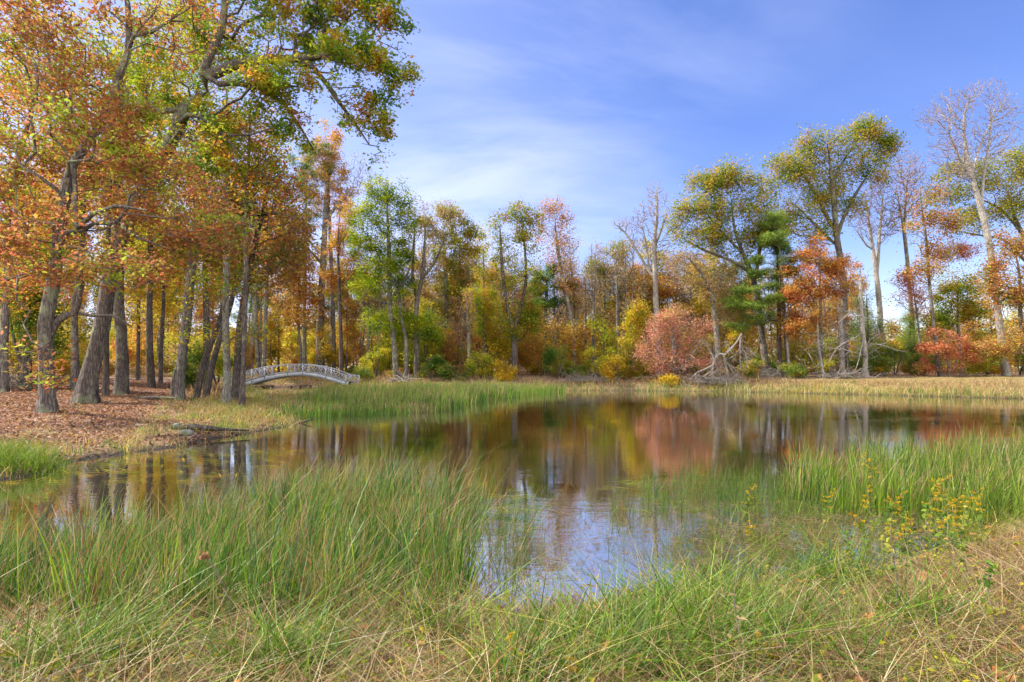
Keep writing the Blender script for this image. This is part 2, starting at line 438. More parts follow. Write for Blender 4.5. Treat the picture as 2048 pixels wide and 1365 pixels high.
def build_tree(root, rng, chains, lobes, nattr, nleaf, lsize, pal, bark, twig, rtip=.012, spread=.34, step=.7, leafmat=None,
               shape='kite', gap=.42, flat=.55, base_drop=2.0, droop=0.0, zmin=None, power=.5, flare=1.0, crown_name='crown', zsq=.8, near=False):
    attr = sample_lobes(rng, lobes, nattr) if lobes else np.zeros((0, 3))
    if zmin is None: zmin = (attr[:, 2].min() - base_drop) if len(attr) else -1e9
    PA, PR, cnt, rfix, nfix = grow(rng, chains, attr, step, zmin, droop=droop)
    R = rtip * cnt ** power
    R[:nfix] = rfix
    for i in range(nfix, len(PA)):
        R[i] = min(R[i], R[PR[i]] * (.72 if PR[i] < nfix else 1.0))
    if flare > 1:
        z0 = PA[0, 2]; hgt = np.maximum(PA[:nfix, 2] - z0 - .3, 0)
        R[:nfix] *= 1 + (flare - 1) * np.exp(-hgt / .38)
    big = max(.03, rtip * 3.2)
    cid = list(CID)
    isw = lambda c: R[c[0]] > big or c[0] < nfix
    tV, tQ = skin(PA, PR, R, lambda c: isw(c) and not (near and cid[c[0]]), .045, rng, near)
    tr = link('trunk', mesh_np('trunk', tV, [tQ], [bark]), root)
    if near:
        for ci in sorted(set(cid) - {0}):
            lV, lQ = skin(PA, PR, R, lambda c: isw(c) and cid[c[0]] == ci, .045, rng)
            if len(lV): link('limb', mesh_np('limb', lV, [lQ], [bark]), tr)
    wV, wQ = skin(PA, PR, R, lambda c: not (R[c[0]] > big or c[0] < nfix))
    faces = []; mid = []; col = []; V = []; base = 0
    if len(wV):
        V.append(wV); faces.append(wQ); mid.append(np.zeros(len(wQ), int)); col.append(np.ones((len(wQ), 3)) * .2); base = len(wV)
    if nleaf:
        cand = np.nonzero((cnt <= 4) & (np.arange(len(PA)) >= nfix))[0]
        if len(cand) == 0: cand = np.arange(nfix // 2, nfix)
        w = rng.uniform(0, 1, len(cand)) ** (1 / max(.05, 1 - gap)) + .04
        w = w * np.clip(.75 + noise3(PA[cand], 2.6, int(rng.integers(1e6)), 1) * gap * 1.5, .05, 2)
        pick = cand[rng.choice(len(cand), nleaf, p=w / w.sum())]
        off = rng.normal(0, 1, (nleaf, 3)) * spread; off[:, 2] *= zsq
        pos = PA[pick] + off
        lV, lF = leaf_mesh(rng, pos, lsize, shape, flat)
        c = pal_cols(rng, pal, pos, int(rng.integers(1e6)))
        rep = len(lF) // nleaf
        V.append(lV); faces.append(lF + base); mid.append(np.ones(len(lF), int)); col.append(np.tile(c, (rep, 1)))
    if faces:
        me = mesh_np(crown_name, np.concatenate(V), faces, [twig, leafmat or LEAF], np.concatenate(mid), np.concatenate(col))
        link(crown_name, me, root)
    return root

SEED = [100]
def hero(name, label, cat, Y, trunk, lobes, pal='olive', bark='grey', nattr=230, nleaf=9000, lsize=.2, dens=1.55, limbs=(), twig=None, group=None, **kw):
    """a tree of the photograph: stem and crown read as pixels at the tree's own distance, built in metres round its foot"""
    SEED[0] += 1; rng = np.random.default_rng(SEED[0])
    k = Y / F
    x0 = (trunk[0][0] - 1024) * k; z0 = gz1(x0, Y)
    off = np.array([x0, Y, z0])
    def path(pp, first):
        pts = []; dy = 0
        for i, q in enumerate(pp):
            p = P(q[0], q[1], Y) - off
            p[1] = dy + (q[3] if len(q) > 3 else 0)
            dy += rng.normal(0, .12)
            if first and i == 0: p[2] = -.3
            pts.append(p)
        return np.array(pts), np.array([(q[2] if j < len(pp) - 1 else min(q[2], 1.2 * 50 / Y)) * k / 2 / math.hypot(1, (q[0] - 1024) / F) for j, q in enumerate(pp)])   # off-axis stretch of a wide lens undone
    chains = [(*path(trunk, True), None)]
    for l in limbs:
        own = l[0][1] >= trunk[0][1] - 1.5 * 50 / Y and abs(l[0][0] - trunk[0][0]) > 3      # a second stem out of the ground
        pts, rr = path(l, own)
        if own: pts[0][2] = gz1(x0 + pts[0][0], Y) - z0 - .3
        chains.append((pts, rr, None if own else 0))
    L3 = []
    for l in lobes:
        c = P(l[0], l[1], Y) - off; c[1] = (l[4] if len(l) > 4 else rng.uniform(-.25, .25) * l[2] * k)
        g_ = 1.1 if Y > 40 else 1.0
        L3.append((c, (l[2] * k * g_, l[2] * k * .75, l[3] * k * g_)))
    root = empty(name, off, label, cat, group)
    if Y < 27.5: kw.setdefault('near', True)
    build_tree(root, rng, chains, L3, int(nattr * 1.3), int(nleaf * dens), lsize, pal, BARK[bark], twig or TWIG, **kw)
    return root

def children(o): return [c for c in bpy.data.objects if c.parent == o]
def copy_tree(src, kids, loc, rz, s, label, group):
    r = src.copy(); COL.objects.link(r)
    r.location = loc; r.rotation_euler = (0, 0, rz); r.scale = s
    r['label'] = label; r['group'] = group
    for ch in kids:
        c = ch.copy(); COL.objects.link(c); c.parent = r
    return r

def proto(name, label, cat, h, lobes, pal, bark, nattr, nleaf, lsize, r0=.14, stems=None, group=None, **kw):
    """a tree or shrub built round the origin in metres"""
    SEED[0] += 1; rng = np.random.default_rng(SEED[0])
    chains = []
    stems = stems or [((0, 0), (rng.normal(0, .4), rng.normal(0, .4)), 1.0)]
    for (a, b, f) in stems:
        n = 6; t = np.linspace(0, 1, n)
        pts = np.stack([a[0] + (b[0] - a[0]) * t + rng.normal(0, .03 * h / 5, n) * (t > 0), a[1] + (b[1] - a[1]) * t + rng.normal(0, .03 * h / 5, n) * (t > 0), -.3 + (h * f + .3) * t], 1)
        chains.append((pts, r0 * f * (1 - .86 * t), None))
    root = empty(name, (0, 0, 0), label, cat, group)
    build_tree(root, rng, chains, lobes, nattr, nleaf, lsize, pal, BARK[bark], TWIG, leafmat=LEAFV, **kw)
    return root
# ------------------------------------------------------------------ left bank trees (nearest first)
hero('oak_tree', 'rust leaved oak nearest the left water edge, one crooked low limb reaching right', 'tree', 17.2,
     [(95, 830, 37), (98, 740, 31), (109, 650, 32), (123, 560, 27), (126, 480, 25), (140, 400, 25), (156, 330, 20), (198, 250, 19), (227, 160, 17), (245, 95, 15), (241, 0, 12), (228, -90, 7)],
     [(60, 330, 150, 90), (190, 500, 190, 80, -.8), (330, 380, 150, 90), (300, 560, 130, 45, -1), (430, 470, 110, 55), (120, 160, 130, 100), (20, 560, 90, 60), (330, 60, 120, 90), (140, 705, 48, 30, -1.3), (40, 60, 110, 90), (185, 748, 24, 18, -1.5), (230, 280, 110, 70, -1)],
     pal='brownoak', bark='grey', nattr=620, dens=1, nleaf=26000, lsize=.135, shape='lobed', spread=.24, gap=.62, rtip=.011, flare=1.1, zmin=4.0,
     limbs=[[(104, 672, 24), (122, 645, 20), (145, 632, 17), (165, 628, 15), (182, 608, 13), (190, 575, 9), (184, 560, 5)],
            [(165, 628, 9), (195, 633, 8), (230, 632, 7), (250, 643, 5), (267, 657, 2)],
            [(245, 95, 10), (275, 78, 9), (305, 70, 8), (340, 45, 6), (385, 5, 4)],
            [(150, 345, 12), (190, 470, 10, -.8), (240, 448, 11, -1), (300, 440, 8, -1.2), (355, 447, 5, -1)],
            [(127, 480, 14), (112, 450, 9), (60, 440, 6), (10, 410, 4)]])

hero('oak_tree', 'broad oak with dark flared base whose long limbs hang green leaves against the sky', 'tree', 22.0,
     [(171, 808, 46), (174, 760, 40), (182, 690, 36), (193, 620, 34), (207, 555, 31), (230, 480, 31), (252, 420, 31), (290, 345, 30), (330, 270, 31), (362, 212, 30), (400, 172, 27)],
     [(430, 30, 100, 120, .5), (560, 20, 110, 100), (690, 50, 85, 70), (760, 90, 45, 60, -.5), (795, 150, 40, 45), (680, 160, 70, 50, -.8), (735, 230, 48, 45), (752, 300, 20, 36), (560, 190, 90, 50, -.8), (470, 250, 120, 65), (330, 120, 110, 100, .5), (590, 255, 55, 40), (640, -90, 160, 90), (400, -120, 160, 90), (420, 320, 120, 60, -1.2), (250, 300, 80, 60, 1), (540, 130, 80, 60), (775, 215, 28, 28), (790, 60, 30, 50), (765, 20, 45, 50), (720, 110, 70, 50), (800, 120, 32, 40, .4), (820, 165, 16, 22), (700, 190, 55, 40, .6), (745, 265, 36, 36, .3), (690, -20, 90, 60), (650, 60, 90, 60, .8), (755, 330, 12, 22)],
     pal='oak', bark='brown', nattr=1300, dens=1, nleaf=50000, lsize=.15, shape='lobed', spread=.2, gap=.6, rtip=.012, flare=1.3, zmin=7.5,
     limbs=[[(398, 174, 22), (420, 125, 19), (446, 75, 16), (456, 20, 13), (460, -90, 7)],
            [(402, 170, 25), (430, 150, 23), (480, 132, 20), (540, 121, 18), (600, 115, 15), (670, 105, 11), (745, 88, 5)],
            [(590, 116, 12), (625, 132, 11), (648, 160, 10), (668, 190, 8), (700, 232, 6), (735, 285, 3)],
            [(415, 175, 13), (470, 172, 12), (520, 178, 10), (565, 205, 8), (590, 240, 6), (622, 295, 3)],
            [(355, 226, 16), (320, 226, 14), (285, 230, 12), (258, 240, 11), (254, 180, 7), (244, 150, 4)],
            [(352, 230, 12), (420, 250, 9, -.8), (470, 290, 7, -1), (520, 340, 4, -1.2)],
            [(250, 425, 12), (290, 470, 9, -1), (345, 500, 7, -1.5), (400, 520, 4, -1.5)]])

hero('ash_tree', 'thick straight trunk rising just right of the flared oak base', 'tree', 28,
     [(243, 768, 30), (240, 690, 25), (238, 600, 23), (237, 480, 21), (238, 330, 18), (242, 200, 12), (240, 90, 6)],
     [(200, 150, 150, 110), (120, 300, 110, 90), (300, 250, 90, 90), (60, 180, 110, 90)], pal='lime', bark='brown', nattr=260, dens=1, nleaf=16000, lsize=.17, gap=.5, flare=1.35)

hero('maple_tree', 'leaning trunk with a pale split at its foot in the middle of the left bank', 'tree', 26,
     [(358, 785, 21), (360, 735, 20), (368, 660, 20), (379, 560, 19), (388, 480, 18), (402, 400, 15), (415, 320, 10), (420, 240, 6)],
     [(420, 430, 120, 100), (500, 540, 80, 50), (380, 330, 120, 80), (480, 300, 100, 70)], pal='rust', bark='grey', nattr=200, dens=1, nleaf=10000, lsize=.16, gap=.6, flare=1.2,
     limbs=[[(348, 788, 13), (347, 770, 11), (352, 745, 8), (360, 715, 6)]])
hero('leaning_tree', 'dark thin trunk leaning far right, the left one of a leaning pair', 'tree', 27,
     [(389, 783, 14), (408, 725, 13), (430, 660, 11), (443, 590, 9), (450, 500, 6)], [(450, 500, 40, 60)], pal='olive', bark='dark', nattr=40, nleaf=1500, lsize=.15)
hero('leaning_tree', 'dark thin trunk leaning right behind its twin, right one of the leaning pair', 'tree', 29,
     [(408, 775, 15), (424, 725, 13), (442, 660, 11), (460, 600, 10), (470, 520, 6)], [(475, 510, 50, 60)], pal='olive', bark='dark', nattr=40, nleaf=1800, lsize=.15)
hero('spruce_tree', 'lichen grey trunk with short bare side twigs standing left of the bridge', 'tree', 25,
     [(452, 792, 16), (453, 740, 15), (456, 660, 14), (456, 560, 13), (454, 440, 14), (456, 300, 10), (455, 180, 5)],
     [(480, 400, 90, 60), (470, 560, 70, 60), (520, 330, 80, 60), (420, 620, 60, 60, -.8), (500, 660, 50, 50)], pal='lime', bark='lichen', nattr=190, dens=1, nleaf=4500, lsize=.14, flare=1.25, droop=.2, gap=.6, spread=.25, power=.4)
hero('maple_tree', 'dark trunk close behind the lichen grey trunk, left of the bridge', 'tree', 27,
     [(470, 788, 22), (467, 730, 15), (472, 660, 15), (480, 580, 14), (497, 500, 11), (520, 400, 8), (530, 320, 4)],
     [(530, 420, 90, 80), (570, 500, 60, 60), (500, 520, 70, 70)], pal='rust', bark='dark', nattr=170, dens=1, nleaf=6500, lsize=.15, gap=.6)
hero('pine_tree', 'slim pole straight trunk standing in front of the left end of the bridge', 'tree', 23.5,
     [(483, 798, 11), (485, 720, 10), (484, 640, 10), (487, 540, 9), (490, 430, 8), (494, 300, 6), (496, 200, 3)],
     [(520, 360, 70, 60), (560, 400, 80, 50), (480, 250, 80, 60)], pal='mixed', bark='brown', nattr=130, dens=1, nleaf=4200, lsize=.15, gap=.6)
hero('maple_tree', 'thin straight dark trunk between the flared oak and the thick straight trunk', 'tree', 27,
     [(212, 776, 15), (211, 700, 12), (212, 560, 11), (213, 420, 9), (216, 280, 5)], [(215, 330, 80, 100), (280, 420, 60, 50)], pal='orange', bark='dark', nattr=110, dens=1, nleaf=6500, lsize=.16)
hero('maple_tree', 'grey trunk seen between the two big oaks on the left bank', 'tree', 30,
     [(150, 760, 20), (151, 700, 16), (153, 620, 15), (166, 520, 14), (172, 420, 12), (180, 300, 6)], [(150, 400, 110, 90), (90, 470, 70, 60)], pal='mixed', bark='grey', nattr=130, dens=1, nleaf=8000, lsize=.17)
hero('hickory_tree', 'dark trunk behind the left bank, its foot between the straight and split trunks', 'tree', 34,
     [(304, 763, 18), (303, 700, 15), (300, 600, 13), (304, 480, 12), (312, 360, 10), (330, 220, 8), (345, 90, 5)], [(310, 480, 80, 80), (280, 360, 80, 70), (380, 120, 110, 110), (300, 210, 90, 80), (420, 240, 70, 60), (330, 20, 100, 70)], pal='lime', bark='dark', nattr=330, dens=1, nleaf=19000, lsize=.18)
hero('hickory_tree', 'thinner dark trunk just right of another behind the left bank', 'tree', 36,
     [(321, 761, 11), (319, 690, 9), (322, 600, 8), (320, 480, 5)], [(330, 500, 60, 70)], pal='yellow', bark='dark', nattr=80, nleaf=5000, lsize=.18)
hero('oak_tree', 'reddish leaved tree at the far left edge with a tall grey trunk', 'tree', 27,
     [(8, 752, 22), (12, 680, 18), (16, 560, 16), (24, 420, 14), (45, 300, 11), (70, 180, 7), (80, 60, 4)],
     [(30, 420, 120, 80), (10, 560, 80, 70), (60, 240, 110, 90), (40, 80, 120, 80)], pal='mixed', bark='grey', nattr=200, dens=1, nleaf=12000, lsize=.17)
hero('cedar_tree', 'dark many stemmed tree behind a brown brush pile at the far left', 'tree', 31,
     [(50, 752, 26), (52, 690, 18), (60, 620, 12), (66, 540, 6)], [(60, 600, 55, 80), (90, 660, 45, 50)], pal='shrub', bark='dark', nattr=110, nleaf=7000, lsize=.16,
     limbs=[[(48, 735, 12), (30, 690, 9), (22, 620, 5)], [(54, 735, 12), (76, 690, 9), (98, 640, 5)]])
for i, (x, Yd, w, top, lab) in enumerate([(105, 38, 9, 330, 'thin trunk right of the dark many stemmed tree'), (275, 40, 8, 400, 'thin dark trunk in the yellow woods right of the thick straight trunk'),
                                    (412, 38, 13, 300, 'straight brown trunk in the woods between the split trunk and leaning pair')]):
    hero('forest_tree', lab, 'tree', Yd, [(x, 750, w * 1.2), (x + 2, 650, w), (x - 2, 500, w * .8), (x + 3, top, w * .4)],
         [(x, top + 90, 80, 100), (x + 30, top + 200, 60, 60)], pal=['orange', 'yellow', 'mixed'][i], bark='dark', nattr=110, nleaf=8000, lsize=.19)

# ------------------------------------------------------------------ trees behind the bridge
hero('birch_tree', 'pale greenish grey trunk behind the left part of the bridge', 'tree', 62,
     [(500, 735, 11), (505, 690, 10), (508, 620, 9), (512, 520, 7), (515, 400, 4)], [(515, 480, 50, 70)], pal='yellow', bark='lichen', nattr=90, nleaf=5000, lsize=.2)
hero('birch_tree', 'slim grey twin stem behind the rising left side of the bridge', 'tree', 59,
     [(519, 735, 9), (514, 680, 8), (512, 600, 7), (517, 500, 5), (520, 400, 3)], [(535, 470, 50, 70)], pal='orange', bark='grey', nattr=90, nleaf=5000, lsize=.2, limbs=[[(524, 735, 5), (522, 660, 4), (526, 560, 3)]])
hero('birch_tree', 'grey trunk right of the slim twin stem behind the bridge', 'tree', 58,
     [(527, 735, 10), (530, 670, 9), (533, 590, 8), (536, 480, 6), (545, 380, 3)], [(560, 480, 50, 70)], pal='mixed', bark='grey', nattr=90, nleaf=5000, lsize=.2)
hero('pine_tree', 'thin lichen covered pine trunk just left of the tall grey tree behind the bridge', 'tree', 64,
     [(609, 735, 9), (610, 650, 8), (611, 550, 8), (613, 450, 6), (615, 330, 4)], [(590, 370, 80, 40), (600, 430, 70, 30), (630, 330, 60, 40), (615, 660, 20, 20), (640, 600, 50, 30), (570, 480, 50, 30)], pal='pine', bark='lichen', nattr=150, nleaf=14000, lsize=.3, shape='needle', spread=.28, zsq=.5)
hero('sycamore_tree', 'tall grey trunk behind the bridge with thin half bare upper limbs', 'tree', 63,
     [(640, 735, 19), (641, 660, 16), (645, 570, 14), (649, 480, 12), (652, 400, 9), (655, 330, 5)],
     [(700, 370, 45, 50), (650, 340, 45, 60), (720, 340, 25, 30), (610, 430, 40, 40), (690, 470, 35, 30)], pal='tan', bark='grey', nattr=230, nleaf=2600, lsize=.16, power=.42, rtip=.016,
     limbs=[[(649, 505, 8), (665, 485, 7), (690, 475, 5), (712, 478, 3)], [(652, 440, 8), (680, 405, 6), (715, 385, 4)], [(646, 530, 6), (628, 510, 5), (600, 480, 3)]])
hero('maple_tree', 'orange crowned maple rising highest behind the bridge', 'tree', 64,
     [(668, 735, 11), (665, 600, 9), (660, 450, 7), (656, 320, 4)], [(655, 285, 32, 40), (640, 320, 45, 40), (660, 380, 50, 60)], pal='orange', bark='grey', nattr=130, nleaf=8000, lsize=.22)
hero('maple_tree', 'orange maple with a thin dark trunk right of the tall grey tree', 'tree', 56,
     [(683, 742, 9), (683, 660, 8), (682, 580, 7), (680, 500, 5), (684, 430, 3)], [(695, 500, 42, 60), (670, 560, 40, 40), (715, 560, 40, 40), (690, 440, 30, 40)], pal='orange', bark='dark', nattr=150, nleaf=9000, lsize=.2, gap=.45)

# ------------------------------------------------------------------ central far bank
hero('maple_tree', 'bright green maple, the greenest tree on the far bank', 'tree', 52,
     [(793, 748, 13), (788, 690, 10), (780, 620, 9), (778, 540, 9), (774, 460, 6), (772, 390, 3)],
     [(770, 395, 45, 40), (745, 430, 45, 40), (800, 440, 40, 50), (760, 500, 60, 50), (735, 570, 40, 30), (790, 560, 45, 50), (810, 520, 25, 50), (770, 640, 55, 30), (830, 660, 40, 22), (870, 670, 30, 18), (720, 480, 25, 25), (815, 400, 22, 15)],
     pal='green', bark='grey', nattr=600, nleaf=21000, lsize=.19, gap=.34, spread=.3, limbs=[[(810, 748, 9), (812, 690, 8), (800, 620, 6), (796, 540, 4)], [(780, 600, 6), (812, 560, 5), (830, 500, 3)]])
hero('ash_tree', 'dark trunked half bare ash forking beside the bright green maple', 'tree', 53,
     [(834, 748, 13), (834, 690, 11), (833, 640, 10), (836, 600, 9), (845, 560, 8), (850, 510, 6), (853, 440, 4)],
     [(835, 450, 28, 50), (870, 480, 28, 60), (850, 530, 35, 40), (895, 430, 20, 30)], pal='tan', bark='brown', nattr=220, nleaf=3000, lsize=.16, power=.42, rtip=.015,
     limbs=[[(836, 605, 7), (826, 560, 6), (828, 500, 5), (832, 430, 3)], [(848, 555, 6), (872, 520, 5), (892, 470, 3)]])
hero('oak_tree', 'olive green oak with a loose crown right of the half bare ash', 'tree', 60,
     [(888, 740, 9), (892, 660, 8), (893, 590, 8), (890, 520, 6), (886, 450, 4)],
     [(885, 430, 32, 28), (910, 460, 35, 35), (935, 470, 18, 35), (890, 510, 45, 40), (900, 570, 35, 45), (860, 450, 22, 25), (870, 620, 25, 25)], pal='olive', bark='grey', nattr=230, nleaf=10000, lsize=.22, gap=.55)
hero('forest_tree', 'bare thin grey tree behind the gap right of the olive oak', 'tree', 66,
     [(925, 740, 7), (928, 640, 6), (932, 560, 5), (940, 500, 3)], [(945, 540, 25, 45), (930, 570, 20, 40)], pal='tan', bark='grey', nattr=120, nleaf=1200, lsize=.15, power=.42)
hero('larch_tree', 'narrow pointed conifer turning gold in the middle of the far bank', 'tree', 55,
     [(968, 735, 7), (968, 660, 6), (967, 580, 5), (967, 500, 2)], [(967, 510, 9, 18), (967, 545, 18, 20), (966, 585, 26, 22), (968, 625, 30, 22), (965, 660, 26, 18)], pal='lime', bark='brown', nattr=150, nleaf=7000, lsize=.26, shape='needle', zsq=.5, droop=.25)
hero('maple_tree', 'small rosy orange maple beside the narrow gold conifer', 'tree', 57,
     [(972, 740, 6), (974, 660, 5), (975, 590, 3)], [(978, 630, 24, 35), (948, 600, 18, 22), (975, 560, 18, 25), (985, 680, 22, 22)], pal='orange', bark='grey', nattr=90, nleaf=4200, lsize=.2, gap=.5)
hero('elm_tree', 'yellow olive tree on a short stout dark trunk in the middle of the far bank', 'tree', 52,
     [(1030, 735, 13), (1029, 700, 12), (1027, 665, 12), (1018, 630, 8), (1008, 570, 7), (1002, 500, 5), (1000, 450, 3)],
     [(1000, 455, 25, 30), (1035, 425, 28, 25), (1050, 470, 32, 40), (1010, 540, 38, 45), (1050, 560, 38, 50), (1030, 640, 50, 40), (1000, 620, 28, 30), (1065, 640, 30, 35), (1072, 450, 18, 22)],
     pal='yolive', bark='dark', nattr=300, nleaf=10500, lsize=.2, gap=.6, limbs=[[(1027, 668, 9), (1040, 620, 7), (1052, 560, 6), (1048, 480, 4), (1040, 430, 2)], [(1028, 690, 5), (1048, 672, 4), (1062, 650, 3)]])
hero('maple_tree', 'tall maple with a coppery red top in the middle of the far bank', 'tree', 55,
     [(1151, 745, 8), (1145, 660, 7), (1130, 580, 7), (1115, 500, 6), (1108, 430, 3)],
     [(1108, 422, 28, 22), (1125, 460, 28, 30), (1090, 460, 22, 30), (1120, 510, 35, 35), (1135, 560, 25, 40), (1098, 430, 18, 15)], pal='copper', bark='grey', nattr=260, dens=1, nleaf=5000, lsize=.18, gap=.6, power=.4)
hero('forest_tree', 'thin brown leaved tree right of the coppery topped maple', 'tree', 57,
     [(1150, 742, 7), (1152, 650, 6), (1146, 570, 5), (1140, 510, 3)], [(1142, 560, 24, 50), (1155, 620, 20, 30)], pal='tan', bark='grey', nattr=120, nleaf=2600, lsize=.18)
hero('pine_tree', 'dark layered pine standing in front of the coppery topped maple', 'tree', 56,
     [(1090, 740, 8), (1091, 660, 7), (1093, 590, 6), (1094, 540, 3)], [(1092, 555, 28, 12), (1085, 580, 32, 10), (1110, 600, 36, 11), (1080, 610, 25, 9), (1130, 570, 22, 9), (1105, 540, 18, 10)], pal='pine', bark='brown', nattr=120, nleaf=9000, lsize=.3, shape='needle', spread=.25, zsq=.5)
for i, (x, xt, top, w, Yd, lab) in enumerate([(735, 741, 520, 6, 60, 'thin pale trunk at the right end of the bridge'), (1110, 1108, 560, 6, 58, 'thin grey trunk below the dark layered pine'),
        (1185, 1190, 500, 7, 62, 'bare grey tree left of the paired bare stems on the far bank'), (1238, 1230, 492, 8, 60, 'left stem of the paired bare trees on the far bank'),
        (1244, 1252, 505, 7, 61, 'right stem of the paired bare trees on the far bank'), (1352, 1368, 560, 6, 62, 'thin bare tree right of the tall forked bare tree'),
        (938, 934, 580, 6, 54, 'thin dark trunk left of the narrow gold conifer'), (1170, 1172, 540, 6, 64, 'slender bare tree right of the coppery topped maple'), (1208, 1210, 520, 6, 66, 'slender bare tree deep behind the far bank left of the paired stems')]):
    hero('bare_tree', lab, 'tree', Yd, [(x, 742, w * 1.2), ((x * 2 + xt) / 3, 660, w), ((x + xt) / 2, (742 + top) / 2, w * .8), (xt, top, 1.0)],
         [(xt, top + 22, 22, 30), (xt - 8, top + 70, 30, 42), (xt + 8, top + 50, 24, 40)], pal='tan', bark='grey' if i % 2 else 'lichen', nattr=330, nleaf=700, lsize=.14, power=.36, rtip=.018)
hero('bare_tree', 'tall forked bare tree standing against the sky behind the pink red bush', 'tree', 54,
     [(1316, 745, 13), (1314, 660, 12), (1311, 600, 11), (1308, 540, 10), (1306, 490, 8), (1311, 430, 6), (1310, 375, 3)],
     [(1312, 390, 22, 28), (1295, 430, 32, 30), (1335, 440, 22, 30), (1262, 450, 32, 18), (1285, 480, 28, 25), (1330, 500, 28, 28), (1240, 445, 18, 12)], pal='purple', bark='pale', nattr=900, nleaf=700, lsize=.11, power=.36, rtip=.018, twig=TWIGP,
     limbs=[[(1309, 560, 7), (1290, 530, 6), (1272, 500, 5), (1250, 465, 4), (1228, 448, 2)], [(1306, 500, 6), (1322, 460, 5), (1335, 420, 3)], [(1300, 545, 5), (1290, 480, 4), (1280, 430, 2)]])
hero('oak_tree', 'small rusty orange tree below the tall forked bare tree', 'tree', 60,
     [(1290, 745, 7), (1290, 660, 6), (1288, 590, 4), (1290, 540, 2)], [(1290, 560, 36, 25), (1270, 590, 24, 20), (1315, 575, 28, 20), (1300, 640, 28, 28)], pal='orange', bark='grey', nattr=120, nleaf=4200, lsize=.2, gap=.6)
hero('maple_tree', 'golden brown young tree left of the pink red bush', 'tree', 52,
     [(1272, 745, 5), (1270, 690, 4), (1274, 640, 3), (1272, 600, 2)], [(1272, 640, 24, 40), (1262, 690, 25, 28)], pal='yellow', bark='grey', nattr=100, nleaf=4500, lsize=.18)
hero('dogwood_bush', 'big pink red bush at the water edge left of the fallen tree', 'bush', 48,
     [(1350, 752, 9), (1348, 715, 7), (1345, 680, 5), (1350, 640, 3)], [(1340, 660, 46, 34), (1385, 690, 42, 34), (1305, 705, 30, 30), (1355, 725, 58, 22), (1405, 728, 30, 18), (1398, 645, 26, 24), (1365, 625, 26, 16), (1320, 640, 20, 18), (1425, 690, 18, 16)],
     pal='pink', bark='grey', nattr=600, nleaf=8500, lsize=.14, gap=.5, spread=.3, zmin=.4,
     limbs=[[(1350, 748, 6), (1325, 715, 5), (1305, 690, 3)], [(1350, 748, 6), (1378, 715, 5), (1400, 680, 3)]])

# ------------------------------------------------------------------ right far bank
hero('hickory_tree', 'light grey trunk with a half bare brown crown behind the fallen tree', 'tree', 50,
     [(1440, 752, 13), (1437, 700, 12), (1432, 640, 11), (1424, 590, 9), (1410, 555, 7), (1388, 525, 5), (1360, 500, 3)],
     [(1380, 540, 45, 35), (1420, 580, 40, 35), (1450, 560, 35, 35), (1460, 620, 30, 30), (1345, 520, 25, 20)], pal='tan', bark='grey', nattr=260, nleaf=4500, lsize=.17, power=.44, limbs=[[(1426, 600, 7), (1442, 560, 5), (1455, 520, 3)]])
hero('oak_tree', 'rounded olive oak left of the taller olive oak on the right bank', 'tree', 51,
     [(1535, 752, 17), (1528, 700, 14), (1521, 640, 13), (1516, 590, 12), (1508, 550, 11), (1490, 510, 8), (1470, 460, 6), (1462, 390, 3)],
     [(1460, 345, 36, 22), (1420, 375, 40, 30), (1485, 375, 38, 30), (1380, 420, 36, 30), (1440, 430, 50, 36), (1510, 430, 38, 36), (1395, 475, 42, 26), (1470, 490, 45, 26), (1360, 455, 22, 22), (1530, 480, 28, 26), (1485, 330, 15, 12)],
     pal='olive', bark='brown', nattr=800, nleaf=18000, lsize=.2, gap=.45, spread=.42,
     limbs=[[(1506, 548, 8), (1460, 520, 7), (1410, 500, 5), (1370, 480, 3)], [(1510, 560, 8), (1520, 500, 7), (1525, 440, 4)], [(1490, 512, 6), (1440, 460, 5), (1400, 410, 3)]])
hero('oak_tree', 'tallest olive oak on the right bank, spreading above the orange maple', 'tree', 52,
     [(1690, 755, 16), (1687, 700, 14), (1684, 620, 14), (1678, 550, 14), (1670, 480, 13), (1662, 420, 11), (1658, 360, 8), (1650, 290, 4)],
     [(1735, 262, 30, 20), (1700, 290, 42, 32), (1640, 290, 42, 30), (1615, 320, 35, 30), (1760, 295, 38, 25), (1590, 360, 36, 30), (1560, 335, 28, 22), (1540, 370, 25, 28), (1680, 350, 45, 36), (1740, 340, 38, 30), (1650, 400, 40, 36), (1590, 430, 45, 34), (1550, 450, 35, 32), (1630, 470, 40, 28), (1700, 410, 28, 28)],
     pal='olive', bark='brown', nattr=950, nleaf=22000, lsize=.2, gap=.45, spread=.42,
     limbs=[[(1672, 480, 9), (1690, 430, 8), (1715, 380, 6), (1745, 335, 4)], [(1666, 460, 9), (1640, 400, 8), (1615, 360, 6), (1590, 320, 3)], [(1670, 490, 7), (1630, 450, 6), (1580, 400, 4)], [(1660, 370, 6), (1690, 320, 5), (1720, 275, 3)]])
hero('pine_tree', 'white pine with bright green layered boughs between the olive oaks', 'tree', 49,
     [(1578, 752, 11), (1572, 690, 9), (1566, 620, 8), (1560, 550, 7), (1556, 480, 4)],
     [(1500, 580, 32, 10), (1530, 550, 36, 11), (1495, 615, 36, 11), (1540, 600, 34, 10), (1520, 640, 36, 10), (1560, 520, 30, 10), (1480, 650, 24, 9), (1550, 575, 28, 9), (1585, 545, 24, 9), (1550, 480, 28, 14), (1545, 440, 24, 16), (1515, 520, 20, 8), (1470, 600, 18, 8), (1575, 640, 20, 8)],
     pal='brightpine', bark='brown', nattr=330, nleaf=17000, lsize=.3, shape='needle', spread=.26, zsq=.5, gap=.45)
